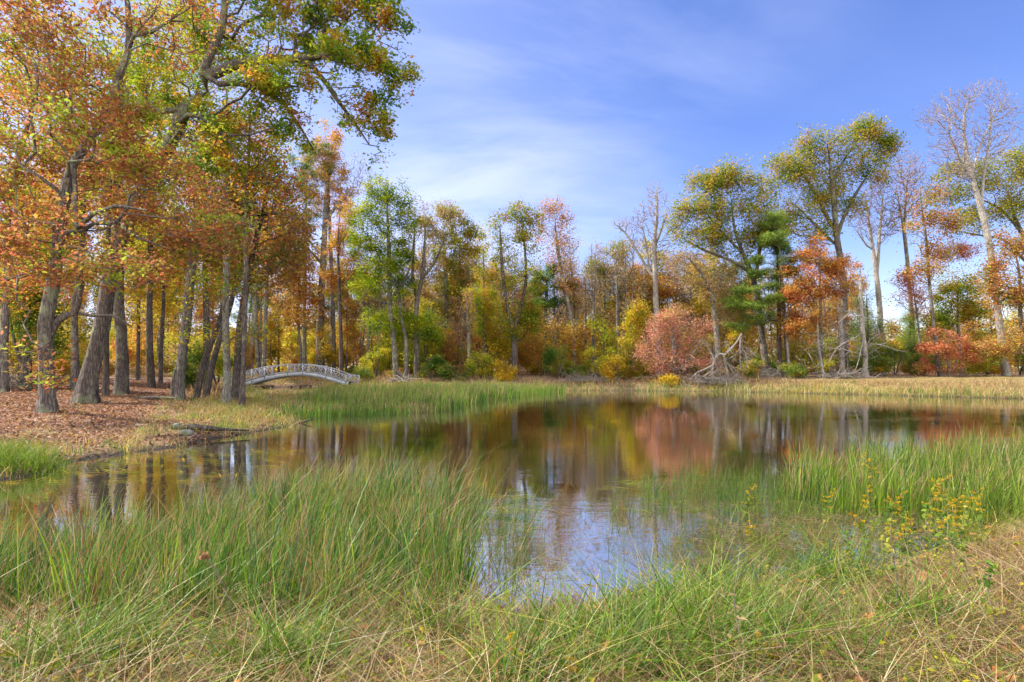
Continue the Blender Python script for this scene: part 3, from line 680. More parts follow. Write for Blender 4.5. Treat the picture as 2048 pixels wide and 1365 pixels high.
hero('pine_tree', 'slim dark trunked pine between the two olive oak trunks', 'tree', 50,
     [(1562, 754, 12), (1560, 690, 10), (1561, 620, 9), (1558, 560, 7), (1560, 480, 4)], [(1560, 500, 22, 20), (1570, 540, 18, 12), (1552, 460, 18, 16)], pal='pine', bark='dark', nattr=70, nleaf=4000, lsize=.3, shape='needle', spread=.22)
hero('forest_tree', 'thin pale trunk right of the slim dark pine trunk', 'tree', 48.5,
     [(1582, 755, 8), (1577, 710, 6), (1574, 660, 5), (1572, 610, 3)], [(1578, 640, 25, 30), (1590, 670, 20, 20)], pal='orange', bark='pale', nattr=50, nleaf=1500, lsize=.17)
hero('maple_tree', 'blazing orange maple below the tallest olive oak', 'tree', 48,
     [(1646, 755, 8), (1643, 690, 7), (1640, 620, 6), (1638, 550, 5), (1640, 490, 3)],
     [(1640, 485, 26, 20), (1620, 515, 38, 20), (1660, 530, 38, 26), (1600, 550, 42, 18), (1640, 570, 50, 24), (1600, 590, 40, 20), (1670, 580, 34, 24), (1620, 630, 42, 24), (1590, 660, 32, 18), (1670, 640, 28, 20)],
     pal='maple', bark='grey', nattr=320, nleaf=13500, lsize=.18, gap=.5, spread=.27)
hero('dead_tree', 'bare grey dead tree with many long drooping branches right of the orange maple', 'tree', 46.5,
     [(1733, 756, 17), (1730, 740, 11), (1731, 715, 11), (1725, 680, 10), (1718, 630, 9), (1716, 580, 7), (1715, 530, 4)],
     [(1700, 640, 50, 40), (1740, 660, 50, 40), (1690, 590, 40, 40), (1720, 700, 60, 25), (1660, 680, 35, 30), (1730, 570, 25, 40)], pal='tan', bark='dead', nattr=420, nleaf=0, lsize=.1, power=.38, rtip=.014, twig=BARK['dead'], zmin=1.0, droop=.35,
     limbs=[[(1727, 690, 3), (1750, 690, 2.6, -.8), (1785, 702, 2, -1), (1805, 705, 1, -1)], [(1722, 672, 3), (1690, 682, 2.6, -.6), (1660, 698, 2, -1), (1645, 722, 1, -1)], [(1722, 690, 3), (1705, 715, 2.4, -1), (1695, 745, 1.4, -1)], [(1720, 640, 2.6), (1745, 636, 2, -.5), (1775, 650, 1, -.8)], [(1719, 620, 2.4), (1690, 628, 2, -.5), (1668, 645, 1, -.8)]])
hero('dead_tree', 'broken topped pale stump trunk left of the bare grey dead tree', 'tree', 47.5,
     [(1690, 756, 13), (1684, 730, 12), (1681, 680, 11), (1678, 640, 11), (1676, 606, 10)], [(1670, 650, 45, 35), (1690, 700, 40, 25), (1650, 690, 30, 35)], bark='dead', nattr=130, nleaf=0, power=.42, rtip=.013, twig=BARK['dead'], zmin=1.5, droop=.3)
hero('dead_tree', 'thin grey dead sapling left of the broken pale trunk', 'tree', 46.8,
     [(1650, 757, 8), (1645, 720, 7), (1640, 680, 6), (1637, 640, 3)], [(1630, 680, 35, 30), (1655, 700, 30, 25), (1615, 720, 25, 25)], bark='dead', nattr=130, nleaf=0, power=.42, rtip=.012, twig=BARK['dead'], zmin=.8, droop=.3)
hero('sycamore_tree', 'tall grey trunk forking into two stems above the dark green bushes', 'tree', 58,
     [(1763, 745, 15), (1761, 690, 13), (1757, 620, 12), (1752, 560, 11), (1744, 500, 8), (1736, 440, 6), (1728, 380, 3)],
     [(1735, 390, 30, 40), (1770, 380, 28, 45), (1755, 450, 40, 40), (1715, 440, 25, 30), (1785, 440, 22, 30)], pal='purple', bark='pale', nattr=700, nleaf=1400, lsize=.14, power=.36, rtip=.018,
     limbs=[[(1752, 558, 9), (1757, 500, 8), (1763, 440, 6), (1768, 370, 3)], [(1744, 505, 5), (1722, 480, 4), (1705, 455, 2)]])
hero('sycamore_tree', 'slender forked grey tree in the sky gap right of the two stemmed trunk', 'tree', 58,
     [(1828, 745, 11), (1823, 660, 10), (1816, 560, 9), (1808, 490, 8), (1801, 440, 5), (1790, 380, 3)],
     [(1800, 360, 30, 40), (1820, 340, 28, 40), (1790, 420, 32, 40), (1830, 420, 25, 40)], pal='rust', bark='grey', nattr=600, nleaf=2400, lsize=.15, power=.36, rtip=.018, limbs=[[(1808, 490, 7), (1812, 430, 5), (1818, 350, 3)]])
hero('hickory_tree', 'thin straight trunk with scattered rusty leaves on the right bank', 'tree', 46.5,
     [(1882, 760, 12), (1878, 710, 9), (1873, 640, 8), (1869, 570, 7), (1862, 480, 6), (1850, 420, 4), (1845, 370, 2)],
     [(1850, 400, 32, 30), (1880, 440, 36, 25), (1835, 470, 32, 25), (1890, 500, 36, 22), (1850, 540, 30, 22)], pal='rust', bark='grey', nattr=230, nleaf=4200, lsize=.18, gap=.6, power=.44)
hero('tulip_tree', 'very tall pale smooth trunk with wide bare crown at the right edge', 'tree', 47,
     [(2013, 752, 20), (2008, 710, 17), (2000, 650, 16), (1993, 590, 15), (1983, 530, 15), (1971, 460, 14), (1960, 410, 13), (1948, 360, 10), (1938, 300, 8), (1935, 240, 6), (1945, 180, 3)],
     [(1965, 185, 40, 26), (1910, 210, 42, 34), (1875, 240, 34, 30), (2000, 220, 36, 36), (1890, 300, 42, 34), (1950, 270, 40, 38), (1990, 290, 36, 34), (1850, 240, 22, 18), (1920, 340, 40, 22), (2030, 250, 25, 40)],
     pal='purple', bark='pale', nattr=1500, nleaf=1500, lsize=.11, power=.36, rtip=.017, twig=TWIGP,
     limbs=[[(1962, 420, 9), (1968, 350, 7), (1978, 280, 5), (1980, 210, 3)], [(1948, 365, 7), (1920, 320, 6), (1895, 275, 4), (1870, 245, 2)], [(1946, 350, 6), (1960, 290, 5), (1985, 240, 4), (2010, 200, 2)]])
hero('oak_tree', 'wide brown olive oak reaching in from the right edge behind the pale trunk', 'tree', 56,
     [(2110, 748, 20), (2100, 650, 17), (2085, 560, 16), (2065, 500, 13), (2040, 440, 9), (2020, 370, 5)],
     [(2020, 330, 50, 30), (1960, 370, 52, 32), (1900, 400, 40, 26), (1990, 430, 50, 32), (2050, 400, 45, 45), (1920, 450, 45, 24), (2060, 320, 35, 35), (1870, 370, 32, 22), (1930, 340, 40, 24)],
     pal='olive', bark='dark', nattr=700, nleaf=14000, lsize=.2, gap=.5, spread=.42, limbs=[[(2082, 550, 9), (2040, 510, 8), (2010, 480, 6), (1960, 470, 4), (1910, 460, 2)], [(2060, 490, 7), (2000, 420, 5), (1930, 390, 3)]])
hero('oak_tree', 'rusty orange leaved tree low at the right edge with tangled pale branches', 'tree', 44,
     [(2062, 752, 13), (2052, 690, 11), (2046, 620, 9), (2040, 550, 6), (2030, 490, 3)],
     [(2030, 490, 42, 30), (2000, 530, 36, 30), (2050, 570, 40, 42), (2000, 590, 40, 36), (1965, 560, 26, 24), (2030, 660, 45, 34), (2000, 700, 36, 24)], pal='rust', bark='grey', nattr=320, nleaf=9500, lsize=.18, gap=.6, power=.44)
hero('maple_tree', 'yellow green rounded tree left of the very tall pale trunk', 'tree', 53,
     [(1925, 752, 9), (1923, 690, 8), (1920, 620, 6), (1922, 560, 3)], [(1920, 560, 36, 24), (1895, 590, 32, 26), (1945, 600, 34, 36), (1915, 640, 48, 34), (1960, 650, 28, 34), (1880, 640, 28, 28)], pal='yolive', bark='grey', nattr=260, nleaf=9500, lsize=.19, gap=.45)
hero('maple_tree', 'thin red leaved maple branching low across the sky gap on the right', 'tree', 51,
     [(1840, 752, 6), (1838, 680, 5), (1832, 610, 4), (1825, 550, 2)], [(1820, 560, 32, 18), (1850, 580, 36, 18), (1880, 520, 32, 16), (1810, 600, 28, 18), (1920, 500, 30, 14), (1850, 625, 30, 18)], pal='red', bark='grey', nattr=170, nleaf=4500, lsize=.16, gap=.6)
hero('maple_tree', 'low coral leaved maple in front of the thin straight trunk', 'tree', 45,
     [(1900, 758, 6), (1898, 725, 5), (1893, 690, 4), (1890, 665, 2)], [(1870, 695, 32, 9), (1900, 680, 26, 9), (1920, 715, 28, 12), (1880, 665, 22, 10), (1935, 690, 20, 12), (1905, 735, 22, 10)], pal='red', bark='grey', nattr=140, nleaf=3600, lsize=.15, spread=.2)
hero('cedar_tree', 'dark green cedar behind the two bare dead trunks', 'tree', 53,
     [(1735, 750, 9), (1735, 680, 7), (1733, 590, 3)], [(1732, 610, 20, 28), (1735, 660, 30, 32), (1740, 710, 40, 28)], pal='pine', bark='dark', nattr=150, nleaf=9000, lsize=.22, shape='needle', gap=.3)
hero('cedar_tree', 'green cedar with a pointed top right of the two stemmed trunk', 'tree', 54,
     [(1822, 750, 8), (1822, 690, 6), (1822, 620, 2)], [(1822, 640, 16, 22), (1824, 680, 26, 28), (1820, 715, 34, 22)], pal='brightpine', bark='dark', nattr=140, nleaf=8000, lsize=.22, shape='needle', gap=.3)

# ------------------------------------------------------------------ shrubs one can point to on the far bank
def shrub(name, label, px, py, rx, ry, Y, pal, nleaf=2600, lsize=.15, group=None, n=110):
    k = Y / F
    x0 = (px - 1024) * k; z0 = gz1(x0, Y)
    top = P(px, py - ry, Y)[2] - z0; H = max(top, .5)
    SEED[0] += 1; rng = np.random.default_rng(SEED[0])
    W = rx * k
    root = empty(name, (x0, Y, z0), label, 'bush', group)
    chains = []
    for j in range(9):
        a = rng.uniform(0, 6.28); H_ = H * rng.uniform(.7, 1.35); q = np.array([[0, 0, -.15], [math.cos(a) * W * .25, math.sin(a) * W * .2, H_ * .4], [math.cos(a) * W * .6, math.sin(a) * W * .5, H_ * .8]])
        chains.append((q, np.array([.03, .022, .012]), None))
    lobes = [((rng.uniform(-.85, .85) * W, rng.uniform(-.5, .5) * W, H * rng.uniform(.15, .95)), (W * rng.uniform(.2, .5), W * .4, H * rng.uniform(.12, .3))) for j in range(10)]
    return build_tree(root, rng, chains, lobes, n, nleaf, lsize, pal, BARK['brown'], TWIG, rtip=.006, spread=.2, step=.3, zmin=.05, gap=.5, crown_name='foliage')
for a in [('dark green bush at the foot of the tall forked trunk on the right bank', 1790, 722, 52, 38, 50, 'shrub', 6500),
          ('dark green bush behind the bare dead tree', 1738, 735, 34, 24, 49, 'shrub', 4000),
          ('dark green bush left of the thin straight trunk, beside the coral maple', 1843, 735, 36, 28, 50, 'shrub', 4500),
          ('small coral red bush in front of the dark green bushes', 1848, 738, 14, 18, 46, 'red', 1400),
          ('bright yellow bush by the foot of the very tall pale trunk', 1975, 728, 32, 34, 46.5, 'ygreen', 4500),
          ('green bush at the right edge beyond the very tall pale trunk', 2040, 725, 30, 40, 50, 'shrub', 4000),
          ('bluish green rounded bush in the middle of the far bank', 1117, 727, 25, 32, 50.5, 'shrub', 4200),
          ('bright yellow bush under the narrow gold conifer', 962, 722, 30, 26, 51, 'ygreen', 4200),
          ('golden bush in front of the stout dark trunk', 1012, 738, 30, 18, 50, 'gold', 3200),
          ('green bush right of the bright green maple trunks', 862, 738, 24, 22, 51, 'shrub', 3000),
          ('dark green low bush left of the bright yellow bush', 912, 742, 34, 17, 50.5, 'shrub', 3200),
          ('leafy green bush between bridge and bright green maple', 752, 722, 30, 30, 54, 'ygreen', 3600),
          ('yellow green bush right of the bluish green bush', 1195, 728, 28, 30, 52, 'ygreen', 3400),
          ('golden yellow bush left of the pink red bush', 1225, 738, 24, 22, 49, 'gold', 2600),
          ('olive bush left of the pink red bush, nearer the bare paired stems', 1258, 720, 26, 36, 51, 'olive', 3200),
          ('low yellow bush at the water in front of the pink red bush', 1322, 763, 30, 9, 46.8, 'gold', 1800),
          ('green bush between the split trunk and the leaning pair on the left bank', 383, 732, 24, 38, 33, 'shrub', 4200),
          ('bright green bush behind the leaning trunks left of the bridge', 435, 735, 34, 28, 40, 'ygreen', 4200),
          ('green bush under the olive oak trunks behind the fallen tree', 1500, 735, 26, 24, 52, 'shrub', 2800),
          ('olive bush under the orange maple', 1612, 730, 34, 34, 51, 'olive', 3400)]:
    shrub('bush', a[0], a[1], a[2], a[3], a[4], a[5], a[6], a[7])
# ------------------------------------------------------------------ woods beyond: single trees copied from a few kinds
G_T = 'trees in the woods beyond the pond'
G_S = 'young trees of the forest understorey'
G_B = 'bushes of the forest floor'
def lob(h, lo, hi, r, n, seed):
    g = np.random.default_rng(seed)
    return [((g.normal(0, r * .45), g.normal(0, r * .45), h * (lo + (hi - lo) * (i + .5) / n)), (r * g.uniform(.6, 1), r * g.uniform(.6, 1), h * (hi - lo) / n * .8)) for i in range(n)]
WOOD = []
for i, (pal, bark, h, lo, r, na, nl, ls, lab, kw) in enumerate([
        ('yellow', 'grey', 15.5, .35, 2.0, 200, 7600, .23, 'slim golden leaved tree deep in the woods', {}),
        ('orange', 'grey', 14.5, .35, 2.1, 200, 7600, .23, 'slim orange leaved tree deep in the woods', {}),
        ('tan', 'grey', 16, .45, 1.9, 420, 1700, .17, 'thin nearly bare tan tree deep in the woods', dict(power=.36, rtip=.018)),
        ('tan', 'pale', 15.5, .5, 1.8, 420, 600, .15, 'bare pale stemmed tree deep in the woods', dict(power=.36, rtip=.018)),
        ('yolive', 'brown', 15, .4, 2.2, 200, 7600, .23, 'slim yellow green tree deep in the woods', {}),
        ('pine', 'brown', 14.5, .5, 2.0, 110, 7000, .34, 'dark green pine deep in the woods', dict(shape='needle', zsq=.5)),
        ('rust', 'brown', 14.5, .4, 2.0, 200, 6500, .23, 'slim rust brown leaved tree deep in the woods', {}),
        ('tan', 'pale', 13, .55, 1.5, 300, 300, .15, 'bare grey pole thin tree deep in the woods', dict(power=.36, rtip=.018))]):
    WOOD.append((proto('forest_tree', lab, 'tree', h, lob(h, lo, .98, r, 5, i), pal, bark, na, nl, ls, r0=.13 if i != 7 else .085, group=G_T, **kw), lab))
SAP = []
for i, (pal, h, r, nl, lab) in enumerate([('yellow', 6.5, 1.5, 3400, 'golden young tree of the understorey'), ('orange', 5.5, 1.4, 3000, 'orange young tree of the understorey'),
        ('ygreen', 5.0, 1.5, 3400, 'yellow green young tree of the understorey'), ('rust', 5.5, 1.4, 2400, 'rusty brown young tree of the understorey'), ('tan', 6.0, 1.2, 800, 'bare twiggy young tree of the understorey')]):
    SAP.append((proto('sapling', lab, 'tree', h, lob(h, .2, .98, r, 4, 40 + i), pal, 'dark', 120, nl, .2, r0=.05, group=G_S, spread=.32, gap=.45, zmin=.6), lab))
BSH = []
for i, (pal, h, r, nl, lab) in enumerate([('shrub', 1.7, 1.1, 2600, 'dark green bush on the forest floor'), ('gold', 1.5, 1.1, 2200, 'golden bush on the forest floor'),
        ('rust', 1.3, 1.1, 1800, 'rust brown bush on the forest floor'), ('olive', 1.8, 1.2, 2400, 'dull olive bush on the forest floor'), ('tan', 1.3, 1.2, 900, 'bare tan brush clump on the forest floor')]):
    BSH.append((proto('bush', lab, 'bush', h, lob(h, .15, .9, r, 3, 60 + i), pal, 'brown', 80, nl, .16, r0=.02, group=G_B, spread=.22, gap=.3, zmin=.05, step=.3, rtip=.006,
                stems=[((0, 0), (math.cos(a) * r * .5, math.sin(a) * r * .5), .8) for a in (0.3, 1.9, 3.3, 4.8)], crown_name='foliage'), lab))
ALLOBJ = {}
for o in bpy.data.objects:
    if o.parent: ALLOBJ.setdefault(o.parent.name, []).append(o)
used = set(); placed = []
def put(kind, idx, x, y, smin, smax, group):
    root, lab = kind[idx]
    d = float(sdist(np.array([x]), np.array([y]))[0])
    if d < 1.2: return
    s = RNG.uniform(smin, smax); z = gz1(x, y) - .02
    loc = (x, y, z); rz = RNG.uniform(0, 6.28); scl = (s * RNG.uniform(.85, 1.15), s * RNG.uniform(.85, 1.15), s)
    if root.name not in used:
        used.add(root.name); root.location = loc; root.rotation_euler = (0, 0, rz); root.scale = scl
    else: copy_tree(root, ALLOBJ[root.name], loc, rz, scl, lab, group)
def scatter(n, xr, yr, gap, fn, skip=None):
    """xr in picture columns so that the woods widen with distance"""
    k = 0; pts = []
    for _ in range(n * 12):
        if k >= n: break
        y = RNG.uniform(*yr); x = (RNG.uniform(*xr) - 1024) * y / F
        if skip and skip(x, y): continue
        if any((x - a) ** 2 + (y - b) ** 2 < gap * gap for a, b in pts): continue
        pts.append((x, y)); fn(x, y); k += 1
ch = lambda w: int(RNG.choice(len(w), p=np.array(w) / sum(w)))
bridge_view = lambda x, y: -30 < x < -11 and y < 61
# left woods
scatter(46, (-150, 640), (36, 85), 2.6, lambda x, y: put(WOOD, ch([3, 3, 1, 1, 2, 1, 2, 2]), x, y, .85, 1.25, G_T), bridge_view)
scatter(62, (-100, 700), (34, 84), 1.9, lambda x, y: put(SAP, ch([5, 2, 4, 1, 1]), x, y, .6, 1.1, G_S), bridge_view)
scatter(26, (-100, 640), (33, 60), 2.0, lambda x, y: put(BSH, ch([3, 2, 2, 2, 2]), x, y, .6, 1.1, G_B), bridge_view)
# centre
scatter(88, (640, 1160), (58, 105), 2.0, lambda x, y: put(WOOD, ch([3, 2.4, 3, 3, 2, .8, 1.5, 4]), x, y, .74, 1.02, G_T))
scatter(72, (1130, 1460), (57, 105), 1.7, lambda x, y: put(WOOD, ch([2, 1.4, 3, 4, 1, .6, 1.2, 5]), x, y, .68, 1.0, G_T))
scatter(125, (640, 1420), (53.5, 88), 1.7, lambda x, y: put(SAP, ch([4, 3, 3, 3, 3]), x, y, .65, 1.2, G_S), lambda x, y: -24.5 < x < -14 and y < 68)
scatter(40, (700, 1420), (50.5, 66), 1.7, lambda x, y: put(BSH, ch([3, 2, 3, 3, 3]), x, y, .55, 1.0, G_B))
# right
scatter(34, (1400, 1740), (57, 95), 2.6, lambda x, y: put(WOOD, ch([2, 2, 2, 1.5, 2, 2, 2, 2]), x, y, .6, .95, G_T))
scatter(80, (1400, 2180), (54, 84), 1.8, lambda x, y: put(SAP, ch([4, 3, 3, 3, 2]), x, y, .6, 1.05, G_S))
scatter(40, (1420, 2180), (47.5, 62), 1.8, lambda x, y: put(BSH, ch([4, 2, 3, 2, 3]), x, y, .5, .95, G_B))
scatter(8, (1880, 2200), (60, 80), 3, lambda x, y: put(WOOD, ch([1, 2, 1, 1, 1, 1, 2, 1]), x, y, .5, .7, G_T))

# ------------------------------------------------------------------ the wood far behind, one mass of leaf and stem
def far_mass(name, label, cols, yr, n, zlo, zhi, pal, seed, ls):
    g = np.random.default_rng(seed); y = g.uniform(*yr, n); x = (g.uniform(*cols, n) - 1024) * y / F
    top = zlo + (zhi - zlo) * (.62 + .38 * noise3(np.stack([x, y], 1), 9, seed, 3)); z = 1.1 + (top - .6) * g.uniform(0, 1, n) ** .8
    pos = np.stack([x, y, z], 1) + g.normal(0, .15, (n, 3)); lV, lF = leaf_mesh(g, pos, ls, 'kite', .3)
    c = pal_cols(g, pal, np.stack([x, y, z * .6], 1), seed, 11)
    ob = link(name, mesh_np(name, lV, [lF], [LEAF], col=c)); tag(ob, label, 'woods', kind='stuff')
far_mass('distant_wood', 'golden brown depth of the wood far behind the pond', (560, 1480), (92, 125), 60000, 5, 13, 'forest', 91, .55)
far_mass('distant_wood', 'yellow lit depth of the wood far behind the left bank', (-250, 640), (82, 112), 46000, 5, 8.5, 'forestl', 92, .55)
far_mass('distant_wood', 'green and rust depth of the wood behind the right bank', (1420, 2350), (84, 110), 36000, 4, 9.0, 'forestr', 93, .5)

# ------------------------------------------------------------------ footbridge
WHITE = rough_material('white_paint_weathered', [(.3, (.25, .275, .32)), (.5, (.36, .395, .47)), (.8, (.46, .49, .57))], (3, 3, 3), .15, .01, .6, patch=((.48, .49, .48), 2.2))
DECKW = rough_material('weathered_deck', [(.3, (.10, .085, .07)), (.7, (.26, .23, .2))], (2, 14, 2), .4, .01)
STONE = rough_material('field_stone', [(.3, (.12, .11, .10)), (.55, (.26, .25, .235)), (.75, (.38, .37, .35))], (3, 3, 3), .8, .05, patch=((.14, .15, .08), 1.4))
WOODB = rough_material('old_brown_timber', [(.3, (.06, .042, .03)), (.7, (.2, .145, .10))], (2, 14, 2), .5, .01)
YB = 51.0; kB = YB / F
bx = lambda px: (px - 1024) * kB
bz = lambda py: CAMZ - (py - HOR) * kB
def beam_top(px):  # deck line of the arch in picture rows
    pts = [(425, 762), (478, 768), (500, 763.5), (520, 757.5), (537, 753), (560, 748.5), (583, 745.3), (612, 744), (640, 747), (657, 751), (680, 758), (700, 764), (724, 764.5)]
    return np.interp(px, [p[0] for p in pts], [p[1] for p in pts])
def rail_top(px):
    pts = [(425, 755), (466, 753), (490, 746), (512, 739.5), (537, 734.5), (560, 731), (583, 729.3), (612, 729), (640, 732.5), (657, 736), (680, 744), (697, 750.5), (724, 751)]
    return np.interp(px, [p[0] for p in pts], [p[1] for p in pts])
bo = np.array([bx(600), YB, gz1(bx(600), YB)])
root = empty('footbridge', bo, 'white arched wooden footbridge with lattice railings across the inlet', 'bridge')
def bp(px, py, dy): return np.array([bx(px) - bo[0], dy, bz(py) - bo[2]])
xs = np.linspace(478, 702, 40)
for dy in (-.78, .78):
    m = MB(); V = []; n = len(xs)
    for px in xs:
        th = 7.0 + 3.0 * abs(px - 605) / 105 * .6
        for oy in (-.06, .06):
            V.append(bp(px, beam_top(px), dy + oy)); V.append(bp(px, beam_top(px) + th, dy + oy))
    Q = []
    for i in range(n - 1):
        a = i * 4; b = a + 4
        Q += [(a, a + 1, b + 1, b), (a + 2, b + 2, b + 3, a + 3), (a, b, b + 2, a + 2), (a + 1, a + 3, b + 3, b + 1)]
    Q += [(0, 2, 3, 1), (4 * n - 4, 4 * n - 3, 4 * n - 1, 4 * n - 2)]
    m.add(V, Q); m.build('arch_beam', WHITE, root)
m = MB()
for a, b in zip(xs[:-1], xs[1:]):
    m.bar(bp(a + .15, beam_top(a) - .6, 0), bp(b - .15, beam_top(b) - .6, 0), 1.72, .045)
m.build('deck', DECKW, root)
m = MB()
for a, b in zip(xs[:-1:2], xs[1::2]): m.bar(bp(a, beam_top(a) + 3.4, 0), bp(a + 1.2, beam_top(a + 1.2) + 3.4, 0), 1.42, .14)
m.build('joist', WOODB, root)
posts = [425, 447, 478, 512, 537, 583, 612, 657, 697, 723]
for dy in (-.8, .8):
    for px in posts:
        m = MB(); m.bar(bp(px, beam_top(px) + 5, dy), bp(px, rail_top(px) - 1.0, dy), .09, .09, (0, 1, 0)); m.build('post', WHITE, root)
        if px in (583, 612, 478, 537, 657): pass
    m = MB(); rx_ = np.linspace(425, 723, 60)
    for a, b in zip(rx_[:-1], rx_[1:]): m.bar(bp(a, rail_top(a), dy), bp(b + .05, rail_top(b + .05), dy), .1, .055)
    m.build('handrail', WHITE, root)
    for a, b in zip(posts[:-1], posts[1:]):
        if dy > 0: continue
        m = MB(); w = b - a
        if dy < 0 and (a, b) == (537, 583): lo, hi = a, a + 14
        else: lo, hi = a, b
        # lower rail and diagonal lattice bars in changing directions
        nb = max(2, int((hi - lo) / 5.2))
        e = np.linspace(lo + .8, hi - .8, nb + 1)
        for q, r_ in zip(np.linspace(a + .9, b - .9, 9)[:-1], np.linspace(a + .9, b - .9, 9)[1:]):
            m.bar(bp(q, beam_top(q) - 1.6, dy), bp(r_, beam_top(r_) - 1.6, dy), .05, .05)
        slope = 9.0
        for i in range(-4, nb + 1):
            for sgn in (1, -1):
                if (i // 3 + (sgn > 0)) % 2 and (i % 3) != 0: continue
                c0 = lo + i * 5.2; c1 = c0 + slope
                q0, q1 = max(c0, lo + .8), min(c1, hi - .8)
                if q1 - q0 < 1.2: continue
                f0 = (q0 - c0) / slope; f1 = (q1 - c0) / slope
                if sgn < 0: f0, f1 = 1 - f0, 1 - f1
                y0 = (beam_top(q0) - 1.6) * (1 - f0) + (rail_top(q0) + .4) * f0
                y1 = (beam_top(q1) - 1.6) * (1 - f1) + (rail_top(q1) + .4) * f1
                m.bar(bp(q0, y0, dy + (.012 if sgn > 0 else -.012)), bp(q1, y1, dy + (.012 if sgn > 0 else -.012)), .03, .085, (0, 1, 0))
        m.build('lattice_panel', WHITE, root)
def rock_mesh(rng, sx, sy, sz, n=2):
    import bmesh
    bm = bmesh.new(); bmesh.ops.create_icosphere(bm, subdivisions=n, radius=1)
    co = np.array([v.co[:] for v in bm.verts])
    f = 1 + .16 * noise3(co, 1.4, int(rng.integers(1e6)), 2) + rng.normal(0, .03, len(co))
    co = co * f[:, None]; co = np.clip(co, -.85, .85) * np.array([sx, sy, sz])
    F_ = np.array([[v.index for v in fc.verts] for fc in bm.faces]); bm.free()
    return co, F_
rg = np.random.default_rng(3)
for cx in (706, 470):
    V = []; T = []; b0 = 0
    for i in range(34):
        co, f = rock_mesh(rg, rg.uniform(.18, .36), rg.uniform(.18, .34), rg.uniform(.10, .17), 1)
        px = cx + rg.uniform(-15, 16); zz = rg.uniform(766 if cx == 706 else 772, 778)
        p = bp(px, zz, rg.uniform(-1.05, 1.05)); p[2] = max(p[2], rg.uniform(-.1, .15)); 
        V.append(co + p); T.append(f + b0); b0 += len(co)
    link('abutment', mesh_np('abutment', np.concatenate(V), [np.concatenate(T)], [STONE]), root)

# two plank benches under the arch
for (x0, x1, lab, Yd) in ((503, 547, 'low brown plank bench under the left half of the footbridge', 49.0), (577, 624, 'low brown plank bench under the middle of the footbridge', 53.5)):
    k = Yd / F; xa, xb = (x0 - 1024) * k, (x1 - 1024) * k; zt = CAMZ - (771.5 - HOR) * k
    zg = min(gz1(xa, Yd), gz1(xb, Yd))
    rt = empty('plank_bench', ((xa + xb) / 2, Yd, zg), lab, 'bench'); L = (xb - xa) / 2; h = zt - zg
    m = MB()
    for oy in (-.17, 0, .17): m.bar((-L, oy, h), (L, oy, h), .155, .07)
    m.build('seat', WOODB, rt)
    for sx in (-L * .78, -L * .02, L * .86):
        m = MB(); m.bar((sx, -.2, -.4), (sx, -.2, h - .035), .1, .1, (0, 1, 0)); m.bar((sx, .2, -.4), (sx, .2, h - .035), .1, .1, (0, 1, 0)); m.bar((sx, -.25, h - .075), (sx, .25, h - .075), .09, .07); m.build('leg', WOODB, rt)

# ------------------------------------------------------------------ fallen dead tree at the far water edge
def px_tube(m, pts, Y, off, rng, dj=.12, sides=6, thin=1.0):
    k = Y / F; arr = []; dy = 0
    for q in pts:
        p = P(q[0], q[1], Y) - off; p[1] = dy + (q[3] if len(q) > 3 else 0); dy += rng.normal(0, dj); arr.append([*p, q[2] * k / 2 * thin])
    c = catmull(np.array(arr), .25); m.tube(c[:, :3], c[:, 3], sides); return c
Yf = 46.0; rgf = np.random.default_rng(21)
off = np.array([(1440 - 1024) * Yf / F, Yf, 0.1])
root = empty('fallen_tree', off, 'bleached broken tree arching over the far water edge with hanging twigs', 'fallen tree')
m = MB(); px_tube(m, [(1483, 667, 4.0), (1474, 684, 5.5), (1462, 699, 6.0), (1450, 710, 6.5), (1442, 708, 5.5), (1434, 713, 5.0), (1428, 728, 4.6), (1425, 748, 4.8), (1427, 772, 5)], Yf, off, rgf, .08, 8, .55)
m.build('trunk', BARK['dead'], root)
BR = [[(1447, 709, 4), (1452, 722, 5), (1456, 735, 3.6), (1460, 757, 3), (1461, 790, 2.2)], [(1483, 668, 4), (1482, 690, 3), (1483, 712, 1.6), (1482, 740, 1)],
      [(1426, 730, 3), (1410, 738, 2.2), (1395, 744, 1.8), (1378, 759, 1.2)], [(1427, 738, 2.4), (1412, 748, 1.8), (1398, 760, 1.2)], [(1457, 728, 2.4), (1466, 745, 1.8), (1480, 768, 1.6), (1490, 778, 1)],
      [(1454, 726, 2), (1470, 740, 1.6), (1486, 760, 1)], [(1483, 690, 2), (1494, 698, 1.6), (1506, 706, 1)], [(1483, 695, 2), (1492, 715, 1.6), (1492, 735, 1)], [(1482, 692, 1.8), (1472, 710, 1.2), (1458, 718, 1)],
      [(1460, 760, 2), (1452, 775, 1.4), (1456, 790, 1)], [(1430, 720, 2), (1412, 690, 2.6), (1402, 680, 1.5)], [(1452, 708, 1.8), (1456, 694, 1.4), (1448, 684, .9)], [(1425, 745, 2), (1440, 738, 1.4), (1450, 728, .8)],
      [(1412, 770, 1.4), (1395, 774, 1.6), (1375, 771, 1.4), (1352, 776, 1)], [(1368, 755, 1.2), (1370, 775, 1.8), (1372, 790, 1.6)]]
m = MB()
for b in BR:
    m2 = MB(); c = px_tube(m2, b, Yf, off, rgf, .18, 5, .95); m2.build('branch', BARK['dead'], root)
    for j in range(20):
        q = c[rgf.integers(1, len(c))]; L = rgf.uniform(.35, 1.3)
        d = rgf.normal(size=3); d[2] = -abs(d[2]) * .9 - .3; d /= np.linalg.norm(d)
        e = q[:3] + d * L; mid = (q[:3] + e) / 2 + rgf.normal(0, .08, 3)
        m.tube(np.array([q[:3], mid, e]), np.array([.014, .011, .006]), 3)
m.build('twig', BARK['dead'], root)

